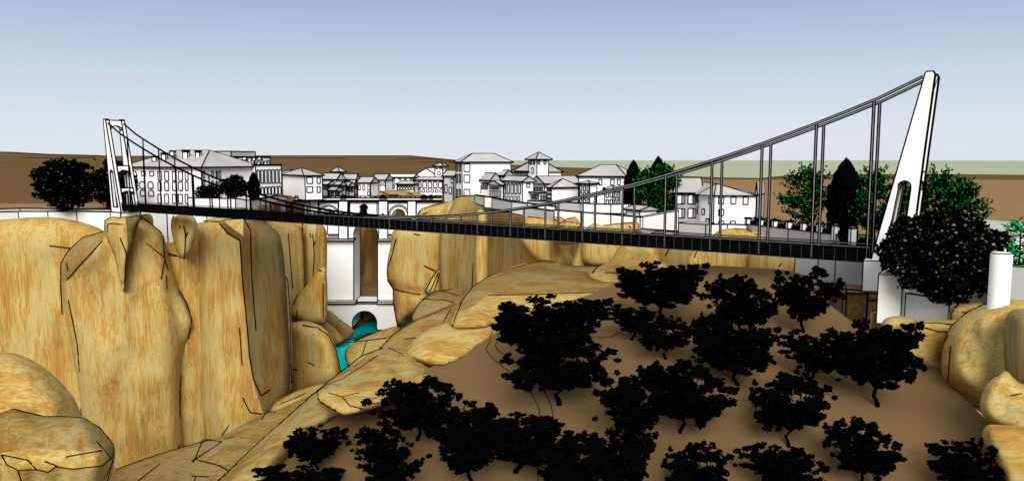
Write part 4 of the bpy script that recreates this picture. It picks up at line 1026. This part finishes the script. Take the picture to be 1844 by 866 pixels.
# the near side plane lies on the fitted line; the other side W behind it
def bp(s, side, h): return A0 + du * s + pu * (W * side) + Vector((0, 0, ZD + h))
br = thing('suspension_bridge', 'long black decked suspension footbridge with leaning white towers and cables across the gorge', 'bridge', tuple(bp(SP / 2, .5, 0)))
def frame_sz(side, off=0): return lambda s, z: A0 + du * s + pu * (W * side + off) + Vector((0, 0, ZD + z))
TT = 0.75
def tower(s0, sg):
    """two tapering side plates with arched slots, joined by arched cross beams. s0: deck end, sg: +1 leans towards +s"""
    q = lambda s, z: (s0 + sg * s, z)
    tw = None
    lw = LW(90 if sg < 0 else 168, 1.7)
    outer = [q(0.1, -0.9), q(4.0, -0.9), q(4.35, 5), q(4.75, 11), q(5.35, 19.2), q(5.2, 19.5), q(4.6, 19.5), q(4.45, 19.3)]
    # arched slot low in the plate
    sl = [q(1.15, 0.2), q(2.1, 4.2), q(2.55, 7.5)]
    cx_, cz_, r_ = 3.12, 7.75, .62
    sl += [q(cx_ - r_ * math.cos(R(t)), cz_ + r_ * math.sin(R(t))) for t in range(20, 170, 20)]
    sl += [q(3.72, 7.5), q(3.35, 3.0), q(3.1, 0.2)]
    for side in (0, 1):
        g = G(); g.prism(outer, [sl], frame_sz(side, -TT / 2), pu * TT); g.outline(lw, 22)
        # sunk line down the outer edge of the plate
        tw = g.obj('tower_leg', ['white', 'black'], br)
    # cross beams: portal frames in the plane between the plates
    for (zb_, zt_, ar) in [(17.2, 19.3, .9), (7.4, 9.3, .9), (3.1, 4.4, .6)]:
        for es in ((0.0,) if zt_ > 15 else (0.0, 1.0)):
            g = G()
            def sfac(z): return s0 + sg * ((4.45 * z / 19.4) * (1 - es) + (3.9 + 1.4 * z / 19.4) * es - (0.0 if es == 0 else .6))
            def f(u, z): return A0 + du * (sfac(z) + sg * .05) + pu * u + Vector((0, 0, ZD + z))
            u0, u1 = TT / 2, W - TT / 2; um = (u0 + u1) / 2; rr = (u1 - u0) / 2 - .08
            poly = [(u0, zt_), (u0, zb_)] + [(um - rr * math.cos(R(t)), zb_ + ar * math.sin(R(t))) for t in range(0, 181, 15)] + [(u1, zb_), (u1, zt_)]
            th = du * sg * (.55 if zt_ < 15 else .8)
            g.prism(poly, [], f, th); g.outline(lw, 25); g.obj('cross_beam', ['white', 'black'], br)
    # pedestal
    g = G()
    g.box(bp(s0 + sg * 0.05, 0, -0.9) - pu * .55 + Vector((0, 0, -2.3 if sg > 0 else -.3)), du * sg * 4.2, pu * (W + 1.1), Vector((0, 0, 2.3 if sg > 0 else .28)))
    g.outline(lw); g.obj('tower_base', ['white' if sg > 0 else 'grey', 'black'], br)
tower(0.0, -1); tower(SP - 1.2, 1)
# deck
g = G()
g.box(bp(-.3, 0, -.42), du * (SP + .3), pu * W, Vector((0, 0, .4)))
for k in range(0, 129): g.box(bp(k * 1.178, 0, -.62), du * .12, pu * W, Vector((0, 0, .19)))
g.obj('deck', ['iron', 'black'], br)
# railings: dark infill panels, paired top rails, pale thin posts
NC = 129; cell = SP / NC
for side, off in ((0, -.04), (1, .04)):
    g = G()
    g.box(bp(0, side, -.55) + pu * (off - .03), du * SP, pu * .06, Vector((0, 0, 1.5)), 0)
    for z_, w_ in ((1.18, .10), (1.0, .07)):
        g.box(bp(0, side, z_) + pu * (off - .05), du * SP, pu * .1, Vector((0, 0, w_)), 0)
    g.box(bp(0, side, 1.10) + pu * (off - .035), du * SP * .6, pu * .07, Vector((0, 0, .05)), 2)
    g.box(bp(0, side, -.60) + pu * (off - .045), du * SP * .6, pu * .09, Vector((0, 0, .03)), 2)
    for k in range(int(NC * .58)):
        g.box(bp(k * cell - .03, side, -.55) + pu * (off - (.08 if side == 0 else .02)), du * .04, pu * .1, Vector((0, 0, 1.46)), 3)
    g.obj('railing', ['iron', 'black', 'steel', 'tick'], br)
def cabz(s):
    t = s / SP
    return 1.25 + 15.7 * (1 - 2 * t) ** 2
HS = .0388 * SP
for side in (0, 1):
    for z_off in (0.0,):
        g = G()
        ss = [-4.2] + [k * HS / 2 for k in range(0, 52)] + [SP + 3.0]
        pp = [bp(s, side, 19.0 if s < 0 else (18.6 if s > SP else cabz(s))) for s in ss if s <= SP or s == ss[-1]]
        kk = 28
        g.path(pp[:kk], .20, 0, 6); g.path(pp[kk - 1:], .30, 1, 6)
        # the two black strand lines that edge each cable
        up = Vector((0, 0, .12))
        g.path([p + up for p in pp], .13, 1); g.path([p - up for p in pp], .13, 1)
        g.obj('cable', ['steel', 'black'], br)
for k in range(0, 26):
    for side in (0, 1):
        s = max(.25, k * HS + .1)
        a, b = bp(s, side, cabz(s) - .1), bp(s, side, -.3)
        if k in (0,): b = bp(s, side, -.3)
        g = G(); g.bar(a, b, .13, 0 if k < 13 else 1)
        for dx_ in (-.11, .11): g.bar(a + du * dx_, b + du * dx_, .12, 1)
        g.obj('hanger', ['steel', 'black'], br)
# ================================================================== TREES
def build_data(g, name, mats):
    me = bpy.data.meshes.new(name)
    me.from_pydata([tuple(v) for v in g.V], [], g.F)
    for m in mats: me.materials.append(M[m])
    me.polygons.foreach_set('material_index', g.Mi); me.polygons.foreach_set('use_smooth', g.S)
    me.update(); return me

def norm(c, t):
    V = np.array([tuple(v) for v in c.V])
    lo, hi = np.percentile(V, .3, 0), np.percentile(V, 99.7, 0)
    def f(v):
        return Vector(((v[0] - (lo[0] + hi[0]) / 2) / (hi[0] - lo[0]), (v[1] - (lo[1] + hi[1]) / 2) / (hi[1] - lo[1]), v[2] / hi[2]))
    c.V = [f(v) for v in c.V]; t.V = [f(v) for v in t.V]

def olive_mesh(seed):
    """unit tree: spreading wind-shaped crown of small lobed leaf clusters on forking limbs, width 1, height 1"""
    rs = random.Random(seed); c, t = G(), G()
    fork = Vector((rs.uniform(-.02, .05), 0, .22))
    t.tube([(0.03, 0, -.05), (0.035, 0, .05), (.0, .01, .14), fork], [.026, .021, .018, .016])
    clusters = []
    NL = 12
    for k in range(NL):
        an = 2 * math.pi * (k + rs.uniform(-.3, .3)) / NL
        rr = rs.uniform(.24, .47) if k % 3 else rs.uniform(.1, .25)
        top = .98 - .38 * (rr / .47) ** 1.6 + rs.uniform(-.12, .03)
        end = Vector((math.cos(an) * rr, math.sin(an) * rr * .95, top + math.cos(an) * .08))
        mid = fork.lerp(end, .5) + Vector((rs.uniform(-.03, .03), rs.uniform(-.03, .03), -.05))
        t.tube([fork, mid, end], [.012, .008, .003], n=5)
        for j in range(16):
            f = rs.uniform(.30, 1.08)
            p = (fork.lerp(mid, f * 2) if f < .5 else mid.lerp(end, f * 2 - 1))
            off = Vector((rs.gauss(0, .075), rs.gauss(0, .075), rs.gauss(.01, .055)))
            off = Vector([max(-.12, min(.12, v)) for v in off])
            clusters.append((p + off, rs.uniform(.03, .062)))
            q = p + off
            t.tube([p, (p + q) / 2 + Vector((0, 0, -.01)), q], [.005, .004, .002], n=4)
        for j in range(6):    # outer sprays that break the outline
            dv = Vector((math.cos(an + rs.gauss(0, .6)), math.sin(an + rs.gauss(0, .6)), rs.uniform(-.35, .8))).normalized()
            q = end + dv * rs.uniform(.03, .10)
            t.tube([end, q], [.004, .002], n=4)
            clusters.append((q, rs.uniform(.014, .026)))
    for k in range(10):
        an = rs.uniform(0, 6.28); rr = rs.uniform(.25, .42)
        clusters.append((Vector((math.cos(an) * rr, math.sin(an) * rr, rs.uniform(.36, .52))), rs.uniform(.02, .035)))
    for p, r in clusters:
        n = int(12 + 900 * r)
        for _ in range(n):
            v = Vector((rs.gauss(0, 1), rs.gauss(0, 1), rs.gauss(0, 1))).normalized() * r * rs.uniform(.3, 1.0)
            leaf(c, p + v, rs.uniform(.013, .021), rs, 0, 6)
    norm(c, t)
    return build_data(c, 'olive_crown', ['leafblack']), build_data(t, 'olive_trunk', ['leafblack'])

def dome_mesh(seed, leafs, size, om='olive', frac=.35, squash=.8, core=.0, bl=1.45, n=5):
    """rounded broadleaf crown: overlapping leaf clumps with ragged edge; unit width, height 1"""
    rs = random.Random(seed); c, t = G(), G()
    fork = Vector((0, 0, .25))
    t.tube([(0, 0, -.03), (.01, 0, .1), fork], [.036, .028, .024], n=8)
    cl = []
    NC_ = 84
    for k in range(NC_):
        zz = 1 - 2 * (k + .5) / NC_; pa_ = k * 2.39996
        d = Vector((math.sqrt(max(0, 1 - zz * zz)) * math.cos(pa_), math.sqrt(max(0, 1 - zz * zz)) * math.sin(pa_), zz))
        rad = rs.uniform(.33, .42) if k % 3 else rs.uniform(.08, .3)
        p = Vector((d.x * rad, d.y * rad, .53 + d.z * rad * squash * 1.22))
        cl.append((p, rs.uniform(.08, .13)))
        if k % 6 == 0: t.tube([fork, fork.lerp(p, .5) + Vector((0, 0, -.03)), p], [.012, .008, .004], n=5)
    for k in range(leafs):
        p, r = cl[rs.randrange(len(cl))]
        v = Vector((rs.gauss(0, 1), rs.gauss(0, 1), rs.gauss(0, 1))).normalized() * r * rs.uniform(.5, 1.05)
        q = p + v; s = size * rs.uniform(.7, 1.3)
        x = Vector((rs.gauss(0, 1), rs.gauss(0, 1), rs.gauss(0, 1))).normalized()
        y = x.cross(Vector((rs.gauss(0, 1), rs.gauss(0, 1), rs.gauss(0, 1)))).normalized(); nn = x.cross(y)
        def poly(sc, off, mi):
            o = len(c.V)
            for j in range(n):
                an = 2 * math.pi * j / n; k2 = 1 + .28 * (j % 2)
                c.V.append(q + x * math.cos(an) * s * sc * k2 + y * math.sin(an) * s * sc * k2 * .8 + nn * off)
            c.F.append(list(range(o, o + n))); c.Mi.append(mi); c.S.append(False)
        poly(1.0 * bl / 1.45, 0, 0)
        if rs.random() < frac:
            poly(.55, size * .06, 1); poly(.55, -size * .06, 1)
    norm(c, t)
    return build_data(c, 'round_crown', ['leafblack', om]), build_data(t, 'round_trunk', ['bark'])

def cypress_mesh(seed):
    rs = random.Random(seed); c, t = G(), G()
    t.tube([(0, 0, -.03), (0, 0, .3), (0, 0, .9)], [.03, .025, .008])
    for k in range(5200):
        z = rs.random(); 
        prof = (.75 + .25 * min(1, z / .3)) * (1 - max(0, (z - .25) / .75) ** 2.6) ** .85 * .5
        lump = 1 + .13 * noise.noise(Vector((z * 9, rs.random() * .1, seed)))
        an = rs.random() * 6.283
        lump *= 1 + .14 * noise.noise(Vector((math.cos(an) * 2, math.sin(an) * 2, z * 12)))
        r = prof * lump * math.sqrt(rs.uniform(.2, .9))
        leaf(c, Vector((math.cos(an) * r, math.sin(an) * r, .04 + z * .96)), .022 if z > .93 else .034, rs, 0, 5)
    # scale z of leaves is handled by object scale
    return build_data(c, 'cypress_crown', ['leafblack']), build_data(t, 'cypress_trunk', ['bark'])

def pine_mesh(seed, gm='green', frac=.5, nb=56):
    """open branching tree: ragged upswept sprays of narrow leaves, green over black"""
    rs = random.Random(seed); c, t = G(), G()
    t.tube([(0, 0, -.03), (.01, 0, .3), (.0, .01, .92)], [.028, .02, .006])
    for k in range(nb):
        z0 = rs.uniform(.12, .86); an = rs.random() * 6.283
        rr = (.5 * (1 - ((z0 - .35) / .62) ** 2) if z0 > .35 else .5 * (.6 + z0)) * rs.uniform(.65, 1.1)
        a = Vector((0, 0, z0)); e = Vector((math.cos(an) * rr, math.sin(an) * rr, min(1.0, z0 + rs.uniform(.02, .2))))
        m = a.lerp(e, .5) + Vector((0, 0, -.02))
        t.tube([a, m, e], [.008, .006, .002], n=4)
        for j in range(52):
            f = rs.uniform(.25, 1.05); p = a.lerp(m, f * 2) if f < .5 else m.lerp(e, f * 2 - 1)
            p = p + Vector((rs.gauss(0, .028), rs.gauss(0, .028), rs.gauss(0, .028)))
            dv = ((e - a).normalized() + Vector((rs.gauss(0, .6), rs.gauss(0, .6), rs.gauss(.2, .5)))).normalized()
            sd = dv.cross(Vector((rs.gauss(0, 1), rs.gauss(0, 1), rs.gauss(0, 1)))).normalized()
            L = rs.uniform(.03, .06); w = .010
            mi = 1 if rs.random() < frac else 0
            o = len(c.V); c.V += [p - sd * w, p + dv * L * .5 - sd * w * 1.4, p + dv * L, p + dv * L * .5 + sd * w * 1.4, p + sd * w]
            c.F.append(list(range(o, o + 5))); c.Mi.append(mi); c.S.append(False)
    norm(c, t)
    return build_data(c, 'open_crown', ['leafblack', gm]), build_data(t, 'open_trunk', ['leafblack'])

def place(name, label, cat, data, base, w, h, rot=0, group=None, dp=None, parts=('crown', 'trunk')):
    t = thing(name, label, cat, base, group)
    t.rotation_euler = (0, 0, rot); t.scale = (w, dp or w, h)
    for nm, me in zip(parts, data):
        o = bpy.data.objects.new(nm, me); col.objects.link(o); o.parent = t
    return t

OL = [olive_mesh(s) for s in (11, 12, 13, 14, 15)]
# (x left, x right, y top, trunk x, trunk y, label)
ol = [(508, 625, 771, 573, 846, 'small olive tree alone on the left of the slope, lowest left trunk in view'),
      (655, 858, 678, 750, 796, 'broad olive tree above the flat creased boulder, leftmost of the upper slope'),
      (763, 932, 722, 846, 872, 'dense olive tree right of centre bottom, overlapping the one with a leaning trunk'),
      (846, 1052, 732, 915, 851, 'wide olive tree whose short trunk shows at the bottom, left of the path'),
      (897, 1112, 600, 1014, 726, 'large olive tree with its trunk standing beside the curved path'),
      (878, 1108, 537, 1000, 668, 'large olive tree at the top left of the grove, nearest the gorge slabs'),
      (618, 738, 764, 690, 850, 'olive tree squeezed between the small lone one and the dense middle one'),
      (640, 762, 802, 705, 900, 'olive tree cut off by the bottom edge below the squeezed one'),
      (445, 636, 832, 540, 925, 'olive crown at the bottom left corner of the grove, trunk out of view'),
      (962, 1112, 774, 1040, 900, 'olive crown on the bottom edge over the path'),
      (1097, 1276, 474, 1202, 578, 'highest olive tree against the ochre rocks below the deck'),
      (1247, 1400, 491, 1341, 614, 'olive tree in the upper row, middle of three under the deck'),
      (1384, 1518, 478, 1436, 599, 'olive tree in the upper row next to the brown building'),
      (1086, 1192, 545, 1142, 612, 'small olive tree peeping out between the two highest left crowns'),
      (1142, 1254, 567, 1200, 646, 'small olive tree directly below the highest one'),
      (1232, 1402, 588, 1338, 696, 'olive tree in the middle of the grove, right of the small pair'),
      (1108, 1322, 646, 1250, 783, 'big olive tree at the centre of the grove with a clear trunk below it'),
      (1054, 1216, 656, 1147, 806, 'olive tree left of the big central one, its thin trunk showing below'),
      (1400, 1522, 590, 1462, 690, 'olive tree between the upper row and the tall right hand one'),
      (1350, 1508, 664, 1408, 802, 'tall loose olive tree in the right half of the grove'),
      (1500, 1670, 580, 1571, 735, 'tall olive tree standing apart on the right with a straight trunk'),
      (1472, 1634, 749, 1550, 880, 'olive tree low on the right, trunk hidden below the frame'),
      (1650, 1838, 786, 1745, 910, 'olive tree in the bottom right corner by the lowest boulder'),
      (1330, 1484, 790, 1405, 905, 'olive crown on the bottom edge, second from the right'),
      (1186, 1324, 792, 1255, 905, 'olive crown on the bottom edge under the big central tree'),
      (1050, 1190, 776, 1120, 905, 'olive crown on the bottom edge just right of the path'),
      (1232, 1330, 560, 1290, 660, 'small olive tree filling the gap behind the middle of the grove')]
for k, (x0, x1, yt, xb, yb, lb) in enumerate(ol):
    b = hs.at(xb, yb); d = b.y
    w = (x1 - x0) * d / 1373 * .90
    rtop = ray(xb, yt); ztop = CZ + rtop.z / rtop.y * (d + w * .12)
    h = (ztop - b.z) * 1.0
    # keep the crown centred where the photograph has it
    sh = ((x0 + x1) / 2 - xb) * d / 1373
    place('olive_tree', lb, 'olive tree', OL[k % 5], (b.x + sh * .6, b.y, b.z - .05), w, h, (0, .5, -.4, 2.9, 3.3)[(k * 3) % 5], 'olive trees on the brown hillside')

def gz(x, y, d): return P(x, y, d)
RD = [dome_mesh(31, 4200, .026, frac=.10, bl=1.7, squash=.95), dome_mesh(32, 4200, .026, frac=.08, bl=1.7, squash=.95)]
def tree_at(name, label, cat, data, x0, x1, yt, yb, d, group=None, rot=0, zbase=None):
    xb = (x0 + x1) / 2; b = P(xb, yb, d); top = P(xb, yt, d)
    return place(name, label, cat, data, tuple(b), (x1 - x0) * d / 1373, top.z - b.z, rot, group)
tree_at('round_tree', 'big round dark tree with brown trunk on the street at the far left', 'tree', RD[0], 70, 172, 289, 379, 186)
tree_at('round_tree', 'dark round tree half hidden behind the far bridge tower', 'tree', RD[1], 176, 246, 290, 379, 204, rot=1)
tree_at('round_tree', 'dark round tree in front of the white block right of the hotel', 'tree', RD[1], 398, 446, 316, 358, 208, rot=2)
tree_at('shrub', 'low dark bush below the corner of the hotel', 'shrub', RD[0], 354, 400, 334, 362, 204, rot=2)
CY_ = [cypress_mesh(1), cypress_mesh(2)]
tree_at('cypress', 'small dark cypress against the stepped building', 'cypress', CY_[0], 446, 470, 310, 360, 207)
tree_at('cypress', 'tall black cypress left of the leafy green tree behind the hangers', 'cypress', CY_[1], 1121, 1158, 289, 382, 152)
tree_at('cypress', 'tallest black cypress rising through the green tree by the villa', 'cypress', CY_[0], 1163, 1204, 282, 388, 150)
tree_at('cypress', 'broad black cypress behind the garden wall near the near tower', 'cypress', CY_[1], 1486, 1550, 286, 424, 118)
PN = [pine_mesh(3, frac=.26, nb=90), pine_mesh(4, frac=.30, nb=60), pine_mesh(5, 'green', .28, 66)]
tree_at('leafy_tree', 'dense dark green tree wrapped around the tallest cypress', 'tree', PN[0], 1140, 1222, 294, 392, 148, rot=1)
tree_at('leafy_tree', 'dense dark green tree just left of the villa wing', 'tree', PN[2], 1170, 1228, 300, 398, 146, rot=2.2)
tree_at('leafy_tree', 'ragged green tree between the villa and the broad cypress', 'tree', PN[1], 1398, 1498, 297, 412, 125, rot=.5)
tree_at('leafy_tree', 'green tree between the broad cypress and the near tower', 'tree', PN[2], 1528, 1612, 302, 432, 114, rot=2)
tree_at('leafy_tree', 'green tree seen through the arched slot of the near tower', 'tree', PN[0], 1574, 1668, 330, 450, 106, rot=3)
tree_at('leafy_tree', 'tall green tree right of the near tower', 'tree', PN[1], 1630, 1738, 303, 450, 104, rot=1.3)
tree_at('leafy_tree', 'green tree at the right of the pair beyond the large leafy tree', 'tree', PN[2], 1676, 1772, 318, 450, 101, rot=4)
BG = pine_mesh(9, 'bright', .62, 46)
tree_at('bright_shrub', 'bright green spiky shrub behind the white cylinder at the right edge', 'shrub', BG, 1784, 1880, 398, 500, 72, rot=1)
BIG = dome_mesh(77, 8500, .0235, frac=.36, squash=.9, bl=1.6)
b = P(1686, 541, 71.5)
place('broadleaf_tree', 'large dense tree with olive speckled leaves hiding the foot of the near tower', 'tree', BIG, tuple(b), 196 * 71.5 / 1373, 160 * 71.5 / 1373, .8)
tree_at('broadleaf_shrub', 'hanging leafy bush spilling over the white garden wall below the large tree', 'shrub', RD[1], 1664, 1746, 478, 548, 69, rot=.3)
M['leafblack'].node_tree.nodes['Principled BSDF'].inputs['Roughness'].default_value = 1.0

# ================================================================== LIGHT, SKY, CAMERA
EL, AZ = R(31), R(-4)
sd = bpy.data.lights.new('sun', 'SUN'); sd.energy = 3.7; sd.angle = R(32); sd.color = (1.0, .975, .94)
so = bpy.data.objects.new('sun', sd); col.objects.link(so)
dirv = Vector((math.sin(AZ) * math.cos(EL), math.cos(AZ) * math.cos(EL), -math.sin(EL)))
so.rotation_euler = dirv.to_track_quat('-Z', 'Y').to_euler(); so.location = (0, 0, 200)
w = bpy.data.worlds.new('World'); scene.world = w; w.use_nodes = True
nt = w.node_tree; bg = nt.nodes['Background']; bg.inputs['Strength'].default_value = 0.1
sky = nt.nodes.new('ShaderNodeTexSky'); sky.sky_type = 'NISHITA'; sky.sun_disc = False
sky.sun_elevation = EL; sky.sun_rotation = math.pi + AZ
tc = nt.nodes.new('ShaderNodeTexCoord'); sx = nt.nodes.new('ShaderNodeSeparateXYZ')
nt.links.new(tc.outputs['Generated'], sx.inputs[0])
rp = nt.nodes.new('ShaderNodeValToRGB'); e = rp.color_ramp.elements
stops = [(0.0, (228, 234, 244)), (0.04, (222, 229, 240)), (0.10, (204, 215, 231)), (0.195, (166, 183, 210)), (0.34, (215, 224, 236)), (0.6, (252, 253, 255))]  # stops above the view are brightened as added fill light
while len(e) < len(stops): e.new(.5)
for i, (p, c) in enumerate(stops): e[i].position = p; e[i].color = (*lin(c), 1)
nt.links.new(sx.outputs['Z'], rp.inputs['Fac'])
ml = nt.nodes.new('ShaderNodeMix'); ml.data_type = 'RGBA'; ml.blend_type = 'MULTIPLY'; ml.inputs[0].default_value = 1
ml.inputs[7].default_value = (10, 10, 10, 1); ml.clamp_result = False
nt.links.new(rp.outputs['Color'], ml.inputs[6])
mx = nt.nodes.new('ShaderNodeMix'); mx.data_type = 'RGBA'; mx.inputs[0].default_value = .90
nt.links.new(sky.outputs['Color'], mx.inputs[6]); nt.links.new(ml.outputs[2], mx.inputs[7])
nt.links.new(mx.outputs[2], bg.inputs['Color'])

cd = bpy.data.cameras.new('camera'); cam = bpy.data.objects.new('camera', cd); col.objects.link(cam)
cam.location = (0, 0, CZ); cam.rotation_euler = (R(90) - TH, 0, 0)
cd.sensor_width = 36; cd.lens = 36 * FPX / 1844; cd.clip_end = 400000; cd.clip_start = .5
scene.camera = cam
scene.view_settings.view_transform = 'Standard'; scene.view_settings.look = 'None'
scene.view_settings.exposure = 0; scene.view_settings.gamma = 1
scene.render.resolution_x = 1024; scene.render.resolution_y = 480
for o in bpy.data.objects:
    if '_base' in o: del o['_base']
